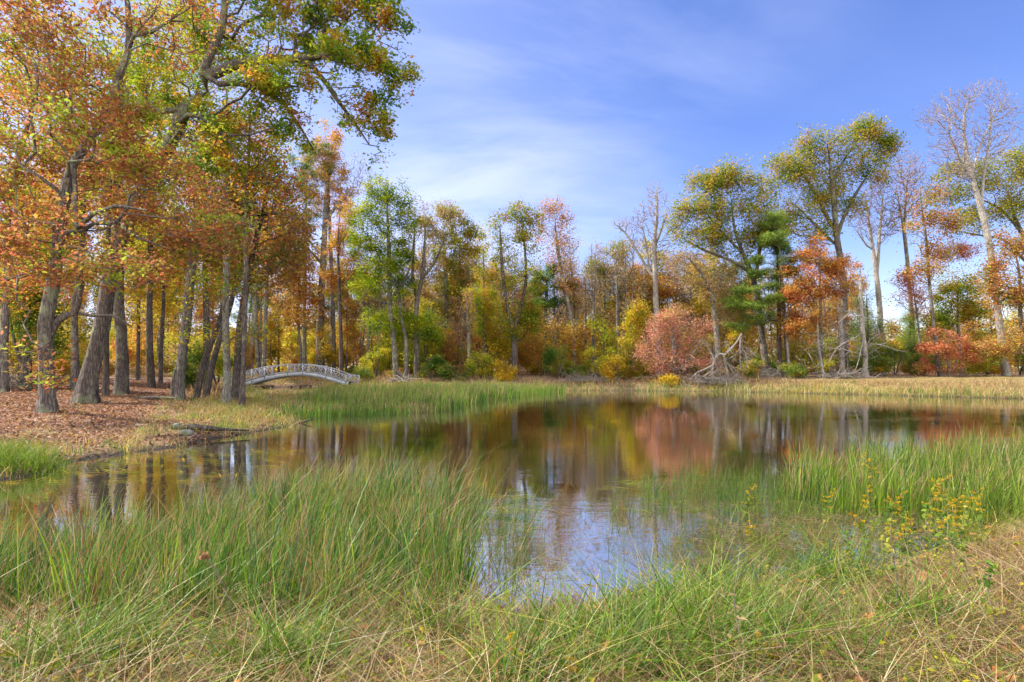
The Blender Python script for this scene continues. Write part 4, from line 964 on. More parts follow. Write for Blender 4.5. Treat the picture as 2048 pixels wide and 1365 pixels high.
def brush(name, label, cat, px, py, rx, ry, Y, n, bark, seed, rr=(.01, .028), leafpal=None):
    g = np.random.default_rng(seed); k = Y / F; o = np.array([(px - 1024) * k, Y, gz1((px - 1024) * k, Y)])
    m = MB(); H = ry * 2 * k
    for i in range(n):
        a = np.array([g.normal(0, rx * k * .5), g.normal(0, .5), g.uniform(0, H * .6)]); d = g.normal(size=3) * np.array([1, .6, .45]); d /= np.linalg.norm(d)
        L = g.uniform(.5, 1.7); r = g.uniform(*rr); b = a + d * L
        if b[2] < -.05: b[2] = -b[2]
        mid = (a + b) / 2 + g.normal(0, .12, 3); mid[2] = abs(mid[2])
        m.tube(np.array([a, mid, b]), np.array([r, r * .8, r * .35]), 4)
    ob = m.build(name, BARK[bark], None); ob.location = o
    return tag(ob, label, cat)
brush('brush_pile', 'low heap of pale sticks on the far shore left of the pink red bush', 'brush pile', 1180, 762, 60, 9, 49, 130, 'dead', 5)
brush('brush_pile', 'brown heap of dead boughs at the far left under the dark many stemmed tree', 'brush pile', 62, 748, 48, 16, 29, 260, 'brown', 6)
brush('brush_pile', 'bleached sticks around the foot of the green maple trunks', 'brush pile', 806, 752, 20, 5, 50.5, 34, 'dead', 7, (.03, .07))
brush('brush_pile', 'tangle of grey brush under the bare dead tree on the right bank', 'brush pile', 1690, 748, 50, 9, 46.5, 160, 'dead', 8)
brush('brush_pile', 'tangle of tan brush right of the fallen tree', 'brush pile', 1530, 742, 40, 12, 50, 170, 'dead', 9)
brush('brush_pile', 'tangle of twigs at the foot of the fallen tree', 'brush pile', 1435, 768, 45, 12, 46.4, 240, 'dead', 10)

# driftwood, rocks, log on the left shore
g = np.random.default_rng(31); Yd = 19.3; off = np.array([(620 - 1024) * Yd / F, Yd, 0.0]); m = MB()
px_tube(m, [(589, 851, 4), (603, 846, 4.5), (617, 841, 3.4), (628, 838, 1.6)], Yd, off, g, .05); px_tube(m, [(590, 851, 4), (606, 855, 3.6), (622, 861, 2)], Yd, off, g, .05); 
ob = m.build('driftwood_branch', BARK['dark']); ob.location = off; tag(ob, 'dark forked branch sticking out of the water near the left shore', 'branch')
for (px, py, sx, sy, sz, lab) in ((372, 872, .2, .2, .13, 'pale brown stone at the left water edge beside the dark root'), (352, 866, .13, .16, .1, 'small grey stone left of the pale brown stone'), (712, 890, .0, 0, 0, '')):
    if not lab: continue
    z = .1; Yd = F * (CAMZ - z) / (py - HOR); co, f = rock_mesh(g, sx, sy, sz, 3)
    x = (px - 1024) * Yd / F; ob = link('stone', mesh_np('stone', co, [f], [STONE])); ob.location = (x, Yd, gz1(x, Yd) + sz * .4); tag(ob, lab, 'stone')
Yd = 15.6; off = np.array([(395 - 1024) * Yd / F, Yd, gz1((395 - 1024) * Yd / F, Yd)]); m = MB()
c = catmull(np.array([[-.55, .1, .06, .07], [-.2, 0, .12, .09], [.25, -.05, .1, .08], [.8, .1, .04, .04], [1.3, .25, 0, .02]]), .1); m.tube(c[:, :3], c[:, 3], 8)
ob = m.build('root', BARK['dark']); ob.location = off; tag(ob, 'dark exposed root along the muddy left water edge', 'root')
Yd = 26.5; off = np.array([(300 - 1024) * Yd / F, Yd, gz1((300 - 1024) * Yd / F, Yd)]); m = MB()
m.tube(np.array([[-.2, -.6, .06], [.8, -.7, .08], [1.7, -.75, .05]]), np.array([.07, .08, .05]), 7)
ob = m.build('log', BARK['brown']); ob.location = off; tag(ob, 'short fallen log lying in front of the split trunk on the leaf covered bank', 'log')
# ------------------------------------------------------------------ ground sheet and water
def axis(lo, hi, fine_lo, fine_hi, fine, grow_=1.12):
    a = list(np.arange(fine_lo, fine_hi, fine)); s = fine; x = a[-1]
    while x < hi: s *= grow_; x += s; a.append(x)
    s = fine; x = a[0]; b = []
    while x > lo: s *= grow_; x -= s; b.append(x)
    return np.array(b[::-1] + a)
gxs = axis(-420, 420, -26, 30, .26); gys = axis(-60, 620, 1.0, 50, .24)
GX, GY = np.meshgrid(gxs, gys); GD = sdist(GX, GY); GZ = gz(GX, GY, GD)
nx, ny = len(gxs), len(gys)
V = np.stack([GX.ravel(), GY.ravel(), GZ.ravel()], 1)
ii = (np.arange(ny - 1)[:, None] * nx + np.arange(nx - 1)[None, :]).ravel()
Q = np.stack([ii, ii + 1, ii + nx + 1, ii + nx], 1)
def litter_mask(x, y, d):
    """1 where fallen leaves cover the bank, 0 where grass does"""
    left = sstep(-4.5, -8, x + 0 * y) * sstep(8.5, 11, y) * (1 - sstep(44, 50, y) * .3)
    grassy = np.exp(-(((x + 9.6) / 2.2) ** 2 + ((y - 21.5) / 4.0) ** 2)) + np.exp(-(((x + 12.6) / 2.6) ** 2 + ((y - 29) / 5) ** 2)) + 1.2 * np.exp(-(((x + 11.5) / 2.4) ** 2 + ((y - 9.6) / 2.0) ** 2))
    p_ = np.stack([x.ravel(), y.ravel()], 1); nn = (noise3(p_, 2.6, 77, 3)).reshape(np.shape(x))
    edge = np.exp(-np.maximum(d, 0) / 1.6) * sstep(10, 13, y) * (.7 + .7 * nn)
    grassy = grassy + edge + .5 * np.clip(nn - .25, 0, 1)
    far = .75 * sstep(44, 50, y)
    return np.clip(np.maximum(left - grassy * 1.1, far), 0, 1)
gm, nt, out = newmat('forest_ground')
atl = N(nt, 'ShaderNodeAttribute', attribute_name='litter'); atm = N(nt, 'ShaderNodeAttribute', attribute_name='mud')
tc = N(nt, 'ShaderNodeTexCoord')
vo = N(nt, 'ShaderNodeTexVoronoi'); vo.inputs['Scale'].default_value = 13.0; vo.inputs['Randomness'].default_value = 1
nzw = N(nt, 'ShaderNodeTexNoise'); nzw.inputs['Scale'].default_value = 5; nzw.inputs['Detail'].default_value = 4
mxv = N(nt, 'ShaderNodeMix', data_type='RGBA'); mxv.inputs[0].default_value = .12
nt.links.new(tc.outputs['Object'], mxv.inputs[6]); nt.links.new(tc.outputs['Object'], nzw.inputs['Vector']); nt.links.new(nzw.outputs['Color'], mxv.inputs[7])
nt.links.new(mxv.outputs[2], vo.inputs['Vector'])
lit = ramp(nt, [(0, (.075, .045, .033)), (.3, (.18, .11, .08)), (.55, (.29, .18, .135)), (.8, (.39, .26, .20)), (1, (.23, .12, .075))])
nt.links.new(vo.outputs['Color'], lit.inputs[0])
gn = N(nt, 'ShaderNodeTexNoise'); gn.inputs['Scale'].default_value = 3.5; gn.inputs['Detail'].default_value = 8; gn.inputs['Roughness'].default_value = .75
nt.links.new(tc.outputs['Object'], gn.inputs['Vector'])
grs = ramp(nt, [(.3, (.07, .055, .02)), (.45, (.17, .13, .045)), (.6, (.28, .2, .09)), (.75, (.13, .16, .035))]); nt.links.new(gn.outputs['Fac'], grs.inputs[0])
m1 = N(nt, 'ShaderNodeMix', data_type='RGBA'); nt.links.new(atl.outputs['Fac'], m1.inputs[0]); nt.links.new(grs.outputs[0], m1.inputs[6]); nt.links.new(lit.outputs[0], m1.inputs[7])
m2 = N(nt, 'ShaderNodeMix', data_type='RGBA'); nt.links.new(atm.outputs['Fac'], m2.inputs[0]); nt.links.new(m1.outputs[2], m2.inputs[6]); m2.inputs[7].default_value = (.045, .034, .028, 1)
bs = N(nt, 'ShaderNodeBsdfPrincipled'); bs.inputs['Roughness'].default_value = .95; bs.inputs['Specular IOR Level'].default_value = .15
bp_ = N(nt, 'ShaderNodeBump'); bp_.inputs['Strength'].default_value = .7; bp_.inputs['Distance'].default_value = .04
nt.links.new(vo.outputs['Distance'], bp_.inputs['Height']); nt.links.new(bp_.outputs[0], bs.inputs['Normal']); nt.links.new(m2.outputs[2], bs.inputs['Base Color']); nt.links.new(bs.outputs[0], out.inputs[0])
me = mesh_np('ground', V, [Q], [gm])
a = me.attributes.new('litter', 'FLOAT', 'POINT'); a.data.foreach_set('value', litter_mask(GX, GY, GD).ravel().astype(np.float32))
a = me.attributes.new('mud', 'FLOAT', 'POINT'); a.data.foreach_set('value', (1 - sstep(.05, .7, GD + .2 * (GY > 25) + .6 * (GY < 8))).ravel().astype(np.float32))
ob = link('ground', me); tag(ob, 'leaf covered and grassy ground of the pond banks', 'ground', kind='structure')

wm, nt, out = newmat('pond_water')
tc = N(nt, 'ShaderNodeTexCoord'); mp = N(nt, 'ShaderNodeMapping'); mp.inputs['Scale'].default_value = (.8, 2.2, 1)
n1 = N(nt, 'ShaderNodeTexNoise'); n1.inputs['Scale'].default_value = 3.2; n1.inputs['Detail'].default_value = 3; n1.inputs['Roughness'].default_value = .55
nt.links.new(tc.outputs['Object'], mp.inputs[0]); nt.links.new(mp.outputs[0], n1.inputs['Vector'])
bpw = N(nt, 'ShaderNodeBump'); bpw.inputs['Strength'].default_value = .07; bpw.inputs['Distance'].default_value = .03; nt.links.new(n1.outputs['Fac'], bpw.inputs['Height'])
dark = N(nt, 'ShaderNodeBsdfDiffuse'); dark.inputs[0].default_value = (.035, .028, .014, 1)
gl = N(nt, 'ShaderNodeBsdfGlossy'); gl.inputs['Roughness'].default_value = .012; gl.inputs['Color'].default_value = (.95, .95, .95, 1)
fr = N(nt, 'ShaderNodeFresnel'); fr.inputs['IOR'].default_value = 2.1
n3 = N(nt, 'ShaderNodeTexNoise'); n3.inputs['Scale'].default_value = .28; n3.inputs['Detail'].default_value = 3; nt.links.new(mp.outputs[0], n3.inputs['Vector']); m3 = N(nt, 'ShaderNodeMapRange'); m3.inputs['From Min'].default_value = .38; m3.inputs['From Max'].default_value = .66; m3.inputs['To Min'].default_value = .02; m3.inputs['To Max'].default_value = .16; nt.links.new(n3.outputs['Fac'], m3.inputs['Value']); nt.links.new(m3.outputs[0], bpw.inputs['Strength']); nt.links.new(bpw.outputs[0], gl.inputs['Normal']); nt.links.new(bpw.outputs[0], fr.inputs['Normal'])
mx = N(nt, 'ShaderNodeMixShader'); fb = N(nt, 'ShaderNodeMapRange'); fb.inputs['To Min'].default_value = .56; nt.links.new(fr.outputs[0], fb.inputs['Value']); nt.links.new(fb.outputs[0], mx.inputs[0]); nt.links.new(dark.outputs[0], mx.inputs[1]); nt.links.new(gl.outputs[0], mx.inputs[2]); nt.links.new(mx.outputs[0], out.inputs[0])
ob = link('pond_water', mesh_np('pond_water', [(-45, 1.5, 0), (70, 1.5, 0), (70, 66, 0), (-45, 66, 0)], [[(0, 1, 2, 3)]], [wm]))
tag(ob, 'still dark pond water mirroring the autumn trees', 'water', kind='structure')

# ------------------------------------------------------------------ grasses and reeds
GP = {'green': (.05, .135, .012), 'mid': (.10, .20, .014), 'lime': (.21, .30, .022), 'olive': (.17, .19, .03), 'tan': (.42, .29, .13), 'straw': (.56, .43, .23),
      'rust': (.27, .12, .06), 'brown': (.17, .105, .06), 'gold': (.5, .37, .07), 'blue': (.10, .22, .08), 'pale': (.62, .52, .36)}
def blades(name, label, cat, x, y, z, h, w, lean, mix, segs=4, seed=0, wind=(.35, .1), wave=1.5, rootz=-.03):
    g = np.random.default_rng(seed + 900); n = len(x)
    keys = list(mix.keys()); pr = np.array([mix[k] for k in keys], float)
    t = np.clip((noise3(np.stack([x, y], 1), wave, seed + 1, 2) * .5 + .5) * .55 + g.uniform(0, 1, n) * .5 - .02, 0, .9999)
    cum = np.cumsum(pr / pr.sum()); ki = np.minimum(np.searchsorted(cum, t), len(keys) - 1)
    c = np.array([GP[k] for k in keys])[ki] * g.normal(1, .3, n).clip(.35, 1.8)[:, None]
    a = g.uniform(0, 6.28, n); L = lean * g.gamma(2, .5, n)
    dx = np.cos(a) * L + wind[0] * lean; dy = np.sin(a) * L * .8 + wind[1] * lean
    fa = g.uniform(0, 6.28, n); sx, sy = np.cos(fa), np.sin(fa) * .5
    dro = np.clip(g.normal(.25, .22, n), 0, .9) * np.clip(lean * 1.6, .2, 1.3)
    lev = []
    for s in range(segs + 1):
        t_ = s / segs
        px = x + dx * h * t_ ** 1.6; py = y + dy * h * t_ ** 1.6
        pz = z + rootz * (1 - t_) + h * (t_ - dro * t_ ** 2.6)
        pz = np.maximum(pz, z + .004 + rootz * (1 - t_))
        ww = w * (1 - .86 * t_ ** 1.8) * .5
        lev.append(np.stack([np.stack([px - sx * ww, py - sy * ww, pz], 1), np.stack([px + sx * ww, py + sy * ww, pz], 1)], 1))
    V = np.stack(lev, 1).reshape(-1, 3)
    b = np.arange(n)[:, None] * (segs + 1) * 2 + np.arange(segs)[None, :] * 2
    Q = np.stack([b, b + 1, b + 3, b + 2], -1).reshape(-1, 4)
    col = np.repeat(c, segs, axis=0).reshape(n, segs, 3)
    dry = g.uniform(0, 1, n) < .3
    col[dry, -1] = np.array(GP['tan']) * .9
    ob = link(name, mesh_np(name, V, [Q], [BLADE], col=np.clip(col.reshape(-1, 3), .004, .85)))
    return tag(ob, label, cat, kind='stuff')

def inpoly(x, y, poly):
    c = np.zeros(len(x), bool); p = np.array(poly, float); n = len(p)
    for i in range(n):
        a, b = p[i], p[(i + 1) % n]
        c ^= ((a[1] > y) != (b[1] > y)) & (x < (b[0] - a[0]) * (y - a[1]) / (b[1] - a[1] + 1e-12) + a[0])
    return c
def field(n, poly, seed, clump=1.0, wl=.8, cut=-.3, frustum=True, dist_pow=1.0):
    """n points in a polygon, thinned into clumps, denser close to the viewer"""
    g = np.random.default_rng(seed); p = np.array(poly, float); lo, hi = p.min(0), p.max(0); X = []; Y = []; k = 0
    while k < n:
        m = n * 3
        u = g.uniform(0, 1, m)
        y = lo[1] + (hi[1] - lo[1]) * u ** dist_pow
        x = g.uniform(lo[0], hi[0], m)
        ok = inpoly(x + noise3(np.stack([x, y], 1), 1.2, seed + 5, 2) * .22, y + noise3(np.stack([x, y], 1), 1.1, seed + 6, 2) * .2, poly)
        if frustum: ok &= np.abs(x) < .93 * y + .6
        if clump: ok &= noise3(np.stack([x, y], 1), wl, seed + 3, 3) > (cut + g.normal(0, .35 / clump, m))
        x, y = x[ok], y[ok]; X.append(x); Y.append(y); k += len(x)
        if len(x) == 0: break
    return np.concatenate(X)[:n], np.concatenate(Y)[:n]
gr = np.random.default_rng(77)
def zland(x, y): return gz(x, y)
def zmin0(x, y): return np.maximum(gz(x, y), -.12)

def hsc(x, y): return .28 + .72 * np.clip(sdist(x, y) / 1.4, 0, 1)
# near bank: matted dry grass, then green tussocks
NEAR = [(-6, 1.6), (6, 1.6), (9.5, 7.2), (7.2, 7.4), (5.2, 6.05), (3.4, 5.3), (2, 4.8), (.8, 4.55), (-.1, 4.35), (-3.5, 4.1), (-6, 4.1)]
x, y = field(52000, NEAR, 1, 1.0, .7, -.45, dist_pow=1.15)
blades('dry_grass', 'matted straw coloured grass covering the near bank', 'grass', x, y, zland(x, y), gr.gamma(5, .046, len(x)).clip(.05, .5) * hsc(x, y), gr.uniform(.005, .011, len(x)), 1.25,
       {'straw': 2.6, 'tan': 4.6, 'rust': 2.2, 'brown': 2.0, 'olive': 1.5, 'lime': .9, 'mid': .8, 'gold': .7}, 4, 11, (.1, -.1), 1.1)
x, y = field(7500, NEAR, 2, 3.0, 1.0, .08, dist_pow=1.15)
blades('green_grass', 'bright green tussock grass among the dry grass of the near bank', 'grass', x, y, zland(x, y), gr.gamma(6, .042, len(x)).clip(.08, .5) * hsc(x, y), gr.uniform(.005, .012, len(x)), .95,
       {'mid': 3, 'lime': 2.6, 'green': 1.6, 'olive': 1.3, 'gold': .5}, 4, 12, (.25, 0), .9)
def tuss(cx, cy, r, n, seed):
    g = np.random.default_rng(seed); return cx + g.normal(0, r, n), cy + g.normal(0, r * .7, n)
TX = []; TY = []
for i, (px, Yd, r, n) in enumerate([(560, 3.15, .17, 800), (1330, 3.35, .28, 1500), (1480, 3.3, .3, 1500), (1240, 3.0, .14, 600), (120, 3.1, .2, 900), (250, 3.3, .14, 500), (1030, 2.85, .15, 500), (1120, 3.4, .12, 400), (1660, 4.6, .2, 700), (1420, 4.1, .2, 700), (860, 3.6, .14, 400), (1820, 3.6, .16, 500), (700, 4.0, .16, 500), (400, 3.9, .14, 400)]):
    a, b = tuss((px - 1024) * Yd / F, Yd, r, int(n * .95), 300 + i); TX.append(a); TY.append(b)
x = np.concatenate(TX); y = np.concatenate(TY)
blades('grass_tussock', 'arching long bladed green tussocks standing out of the near bank', 'grass', x, y, zland(x, y), gr.gamma(8, .05, len(x)).clip(.15, .62), gr.uniform(.006, .013, len(x)), .95,
       {'lime': 3, 'mid': 3, 'green': 1.5, 'gold': .6}, 5, 13, (.2, -.1), .6)
x, y = field(8500, NEAR, 5, 1.2, .8, -.1, dist_pow=1.15)
blades('straw_litter', 'long bent straws lying across the near bank', 'straw', x, y, zland(x, y) + .03, gr.uniform(.12, .42, len(x)) * hsc(x, y), gr.uniform(.004, .008, len(x)), 2.0,
       {'straw': 3, 'tan': 3, 'pale': 1.6, 'rust': 1}, 5, 14, (0, 0), .7)
# low broad leaved weeds
x, y = field(5000, NEAR, 6, 1.8, .9, .0, dist_pow=1.15)
pos = np.stack([x, y, zland(x, y) + gr.uniform(.03, .28, len(x))], 1)
lV, lF = leaf_mesh(gr, pos, .034, 'kite', .9)
ob = link('weed', mesh_np('weed', lV, [lF], [LEAF], col=pal_cols(gr, 'ygreen', pos, 4, .9) * .62)); tag(ob, 'small broad yellow green weed leaves between the near grasses', 'weeds', kind='stuff')
x, y = field(900, NEAR, 7, 1, .9, -.2, dist_pow=1.15)
pos = np.stack([x, y, zland(x, y) + gr.uniform(.04, .22, len(x))], 1); lV, lF = leaf_mesh(gr, pos, .075, 'lobed', .8)
ob = link('fallen_leaf_scatter', mesh_np('fallen_leaf_scatter', lV, [lF], [LEAF], col=np.tile(pal_cols(gr, 'rust', pos, 5, .9), (4, 1)))); tag(ob, 'brown fallen leaves caught in the near grass', 'leaves', kind='stuff')

# reeds standing in the near shallows
REEDL = [(-4.8, 3.75), (-5.0, 4.9), (-4.3, 5.7), (-3.3, 6.6), (-3.0, 7.8), (-1.9, 8.1), (-1.15, 7.7), (-.75, 6.3), (-.5, 5.2), (-.3, 4.4), (-1.5, 3.9), (-3, 3.7)]
x, y = field(13500, REEDL, 20, 1.7, .7, -.25)
blades('reed_bed', 'tall dense green reeds in the shallows at the lower left', 'reeds', x, y, zmin0(x, y), (gr.normal(.6, .2, len(x)) * (1 + .3 * noise3(np.stack([x, y], 1), 1.1, 19, 2))).clip(.18, 1.15) * (.86 + .14 * sstep(-3.9, -2.0, x)), gr.uniform(.007, .016, len(x)), .26,
       {'mid': 3.6, 'green': 3.6, 'blue': .8, 'lime': 1.9, 'olive': 1.6, 'rust': 1.0, 'tan': .8, 'brown': .9}, 4, 21, (.5, 0), .9)
x, y = field(3000, [(-5.2, 3.6), (-5.5, 5.4), (-4.4, 6.6), (-3.8, 8.4), (-2.0, 9.2), (-.2, 8.6), (.3, 6.3), (.3, 4.5), (-1.5, 3.8)], 22, 1.2, .5, .05)
blades('reed_fringe', 'thin scattered reeds standing in the water round the lower left reed bed', 'reeds', x, y, zmin0(x, y), gr.normal(.55, .2, len(x)).clip(.15, 1.0), gr.uniform(.004, .009, len(x)), .32,
       {'mid': 2.4, 'green': 3, 'blue': 1, 'olive': 1.6, 'rust': 1.2, 'tan': 1, 'brown': 1.2}, 4, 33, (.4, 0), .6)
x, y = field(13000, [(-4.6, 3.4), (4, 3.4), (6, 6.3), (2, 5.0), (0, 4.5), (-4.6, 4.4)], 23, 2, .6, .1)
blades('dead_reed', 'brown dead reed stalks along the near water edge', 'reeds', x, y, zmin0(x, y), gr.normal(.3, .12, len(x)).clip(.08, .65) * (.45 + .55 * (x < -.2)), gr.uniform(.005, .010, len(x)), .6,
       {'rust': 3, 'brown': 2.4, 'tan': 3, 'olive': 1}, 4, 24, (.2, 0), .7)
REEDR = [(3.9, 8.3), (5.2, 10.2), (7.5, 11.2), (12, 12.4), (14, 11), (9.5, 7.6), (6.6, 6.9), (5.2, 7.0), (4.3, 7.4)]
x, y = field(9500, REEDR, 25, 1.9, .9, -.1)
blades('reed_bed', 'sunlit yellow green reeds on the right with pinkish dry tips', 'reeds', x, y, zmin0(x, y), (gr.normal(.52, .18, len(x)) * (1 + .3 * noise3(np.stack([x, y], 1), 1.3, 18, 2))).clip(.15, 1.0), gr.uniform(.010, .021, len(x)), .2,
       {'rust': 1, 'tan': 1.5, 'lime': 3.2, 'mid': 3, 'green': 1.4, 'gold': .6, 'straw': .5}, 4, 26, (.3, 0), 1.6)
x, y = field(1100, [(1.2, 7.2), (4.2, 7.0), (4.4, 9.5), (3.0, 9.6), (1.8, 8.6)], 27, 1.6, .7, .05)
blades('reed_bed', 'thin scattered green rushes in the water left of the sunlit reeds', 'reeds', x, y, zmin0(x, y), gr.normal(.55, .14, len(x)).clip(.2, .9), gr.uniform(.004, .008, len(x)), .22,
       {'green': 3, 'mid': 2, 'olive': 1.5, 'brown': 1}, 4, 28, (.3, 0), .8)
x, y = field(3600, [(2.0, 5.6), (5.5, 6.0), (9.5, 7.4), (11, 9.0), (8.5, 8.4), (4, 7.6), (2.4, 7.0)], 29, 1.3, .6, -.1)
blades('sedge_clump', 'low drooping sedge in the marshy water at the lower right', 'sedge', x, y, zmin0(x, y), gr.normal(.28, .11, len(x)).clip(.08, .6), gr.uniform(.004, .008, len(x)), .8,
       {'mid': 2, 'lime': 3, 'olive': 2, 'gold': 1, 'rust': 1}, 4, 30, (.3, -.1), .8)
x, y = field(2600, [(-1, 5.0), (3.8, 5.6), (4, 8.4), (.4, 8.2), (-.7, 6.6)], 31, 1.2, .7, -.1)
blades('rush_stem', 'sparse thin dark stems poking out of the open water', 'rushes', x, y, zmin0(x, y), gr.normal(.26, .12, len(x)).clip(.1, .6), gr.uniform(.003, .006, len(x)), .6,
       {'brown': 2, 'olive': 2, 'rust': 1, 'mid': 3, 'green': 2}, 4, 32, (.2, 0), .8)
# blades and debris floating on the surface
def floaters(name, label, n, poly, L, W, pal, seed, zz=.006):
    g = np.random.default_rng(seed); x, y = field(n, poly, seed, 1.1, .7, -.15)
    d = sdist(x, y); k = d < -.05; x, y = x[k], y[k]; n = len(x)
    a = g.normal(0, .55, n) + g.integers(0, 2, n) * 3.14; l = L * g.uniform(.3, 1.3, n); w = W * g.uniform(.6, 1.4, n)
    c, s = np.cos(a), np.sin(a); z = zz + g.uniform(0, .006, n)
    def pt(u, v): return np.stack([x + c * l * u - s * w * v, y + s * l * u + c * w * v, z + 0 * x], 1)
    V = np.stack([pt(-.5, 0), pt(0, -.5), pt(.5, 0), pt(0, .5)], 1).reshape(-1, 3)
    ob = link(name, mesh_np(name, V, [np.arange(n * 4).reshape(n, 4)], [LEAF], col=pal_cols(g, pal, np.stack([x, y, z], 1), seed, .7)))
    tag(ob, label, 'water plants', kind='stuff')
floaters('floating_debris', 'brown drifting leaves and stalks on the open water in the middle', 1700, [(-.6, 4.8), (.8, 5.1), (4.5, 6.2), (5, 8.2), (2.5, 8.2), (-.4, 8.3)], .11, .012, 'debris', 51)
floaters('floating_leaf', 'rusty floating leaves on the marshy water at the lower right', 1700, [(1.6, 5.3), (5.5, 6.6), (5, 8), (2.6, 7.2)], .09, .02, 'debris', 52)
floaters('floating_blade', 'pale green ribbon blades lying flat on the water around the reeds', 300, [(-1.6, 6.2), (0.4, 6.6), (.3, 8.6), (-1.5, 9)], .55, .014, 'shrub', 53, .012)
floaters('floating_blade', 'yellow green ribbon blades floating along the left shore', 260, [(-9, 9.3), (-5, 9.2), (-4, 13), (-8, 13.5)], .6, .016, 'olive', 54, .012)
floaters('floating_blade', 'green ribbon blades floating left of the sunlit reeds', 240, [(1.4, 7.4), (4.8, 7.4), (5.0, 10), (1.8, 10)], .6, .014, 'shrub', 55, .012)

# far reed bed below the bridge
REEDF = [(-8.4, 20.9), (-5.5, 22.2), (-2.8, 24.8), (-2.2, 29), (-1.3, 33), (.9, 38), (3.6, 42), (4.5, 46), (-6, 47.6), (-13, 47.6), (-15.5, 41), (-13, 33), (-10.5, 26)]
x, y = field(30000, REEDF, 40, .8, 2.5, -.55, frustum=False)
hh = gr.normal(.74, .17, len(x)).clip(.25, 1.3) * np.where((y > 40) & (x < -9), .7, 1) * (1 + .22 * noise3(np.stack([x, y], 1), 3.5, 45, 2)) * np.where(y > 26, 1, .75)
k = ~((y > 24) & (x < (640 + gr.normal(0, 22, len(x)) - 1024) * y / F)) & ((y < 33) | (gr.uniform(0, 1, len(x)) < 1 - .55 * sstep(-3, 2.5, x)))
blades('reed_bed', 'broad bed of green reeds on the far water in front of the footbridge', 'reeds', x[k], y[k], zmin0(x[k], y[k]), hh[k], gr.uniform(.02, .045, k.sum()), .16,
       {'green': 2.4, 'mid': 3.4, 'lime': 2.6, 'olive': 1.5, 'straw': .8, 'tan': .8}, 3, 41, (.6, 0), 5)
x, y = field(9000, [(-8.6, 20.6), (-7.6, 22.5), (-13.2, 39), (-16.6, 47.5), (-22.6, 47.5), (-18.6, 40), (-15, 33), (-11, 26)], 42, .8, 2.0, -.6, frustum=False)
blades('marsh_grass', 'low mixed green and tan marsh grass between the left bank and the far reed bed', 'grass', x, y, zmin0(x, y), gr.normal(.24, .1, len(x)).clip(.06, .55), gr.uniform(.016, .034, len(x)), .45,
       {'lime': 3, 'gold': 1.6, 'tan': 2.2, 'rust': 1.8, 'mid': 2, 'olive': 1.5}, 3, 43, (.3, 0), 3)
x = gr.uniform(-34, -9, 60000); y = gr.uniform(48, 66, 60000); d_ = sdist(x, y); k = (d_ > .05) & (d_ < 9); x, y = x[k][:16000], y[k][:16000]
blades('bank_grass', 'rough tawny grass on the bank behind the footbridge', 'grass', x, y, zland(x, y), gr.normal(.32, .14, len(x)).clip(.08, .8), gr.uniform(.02, .045, len(x)), .6,
       {'tan': 2.4, 'rust': 2.4, 'gold': 1.4, 'olive': 2, 'lime': 1.6, 'brown': 1.4}, 3, 44, (.1, 0), 3)
# grass along the far shore
pts = []; g = np.random.default_rng(61)
x = g.uniform(-24, 46, 150000); y = g.uniform(28, 52, 150000); d = sdist(x, y); k = (d > -.5) & (d < 4.5) & (np.abs(x) < .95 * y + 2) & (g.uniform(0, 1, len(x)) < .9 - d * .12); x, y, d = x[k][:40000], y[k][:40000], d[k][:40000]
near = d < 1.1; hv = np.clip(.75 + .75 * noise3(np.stack([x, y], 1), 3.2, 64, 3), .25, 1.7)
blades('marsh_grass', 'yellow green grass fringing the far water edge', 'grass', x[near], y[near], zmin0(x[near], y[near]), g.normal(.5, .17, near.sum()).clip(.12, 1) * hv[near], g.uniform(.018, .04, near.sum()), .35,
       {'lime': 3, 'gold': 2, 'straw': 1.2, 'mid': 2.4, 'olive': 1.4, 'tan': 1.6, 'rust': .9}, 3, 62, (.2, 0), 6)
blades('bank_grass', 'tawny dry grass on the rising far bank', 'grass', x[~near], y[~near], zland(x[~near], y[~near]), g.normal(.36, .15, (~near).sum()).clip(.1, .8) * hv[~near], g.uniform(.02, .045, (~near).sum()), .6,
       {'olive': 1.6, 'tan': 2.6, 'rust': 3.2, 'straw': .8, 'gold': 1, 'mid': .8, 'brown': 1.8}, 3, 63, (.1, 0), 5)
# grass on the left bank
def bank_field(n, seed, fn):
    g = np.random.default_rng(seed); x = g.uniform(-18, -5.5, n); y = g.uniform(7.5, 42, n); d = sdist(x, y)
    k = (d > -.15) & (np.abs(x) < .95 * y + 1) & fn(x, y, d, g); return x[k], y[k]
x, y = bank_field(190000, 71, lambda x, y, d, g: (litter_mask(x, y, d) < g.uniform(0, .62, len(x))) & (g.uniform(0, 1, len(x)) < .6))
x, y = x[:26000], y[:26000]
blades('bank_grass', 'soft mixed grass on the left bank where the leaf cover thins', 'grass', x, y, zland(x, y), gr.normal(.24, .09, len(x)).clip(.06, .6), gr.uniform(.010, .02, len(x)), .6,
       {'lime': 3, 'mid': 2.4, 'gold': 1.6, 'tan': 2, 'rust': 1.4, 'olive': 2}, 3, 72, (.1, 0), 2.5)
x, y = tuss(-9.6, 10.6, .5, 1800, 73); x2, y2 = tuss(-8.9, 10.2, .35, 900, 74); x = np.concatenate([x, x2]); y = np.concatenate([y, y2])
blades('grass_clump', 'long bright green grass clump hanging over the left water edge', 'grass', x, y, zland(x, y), gr.normal(.42, .1, len(x)).clip(.15, .7), gr.uniform(.007, .013, len(x)), .7, {'mid': 3, 'lime': 3, 'green': 1.5}, 4, 75, (.2, -.3), .8)
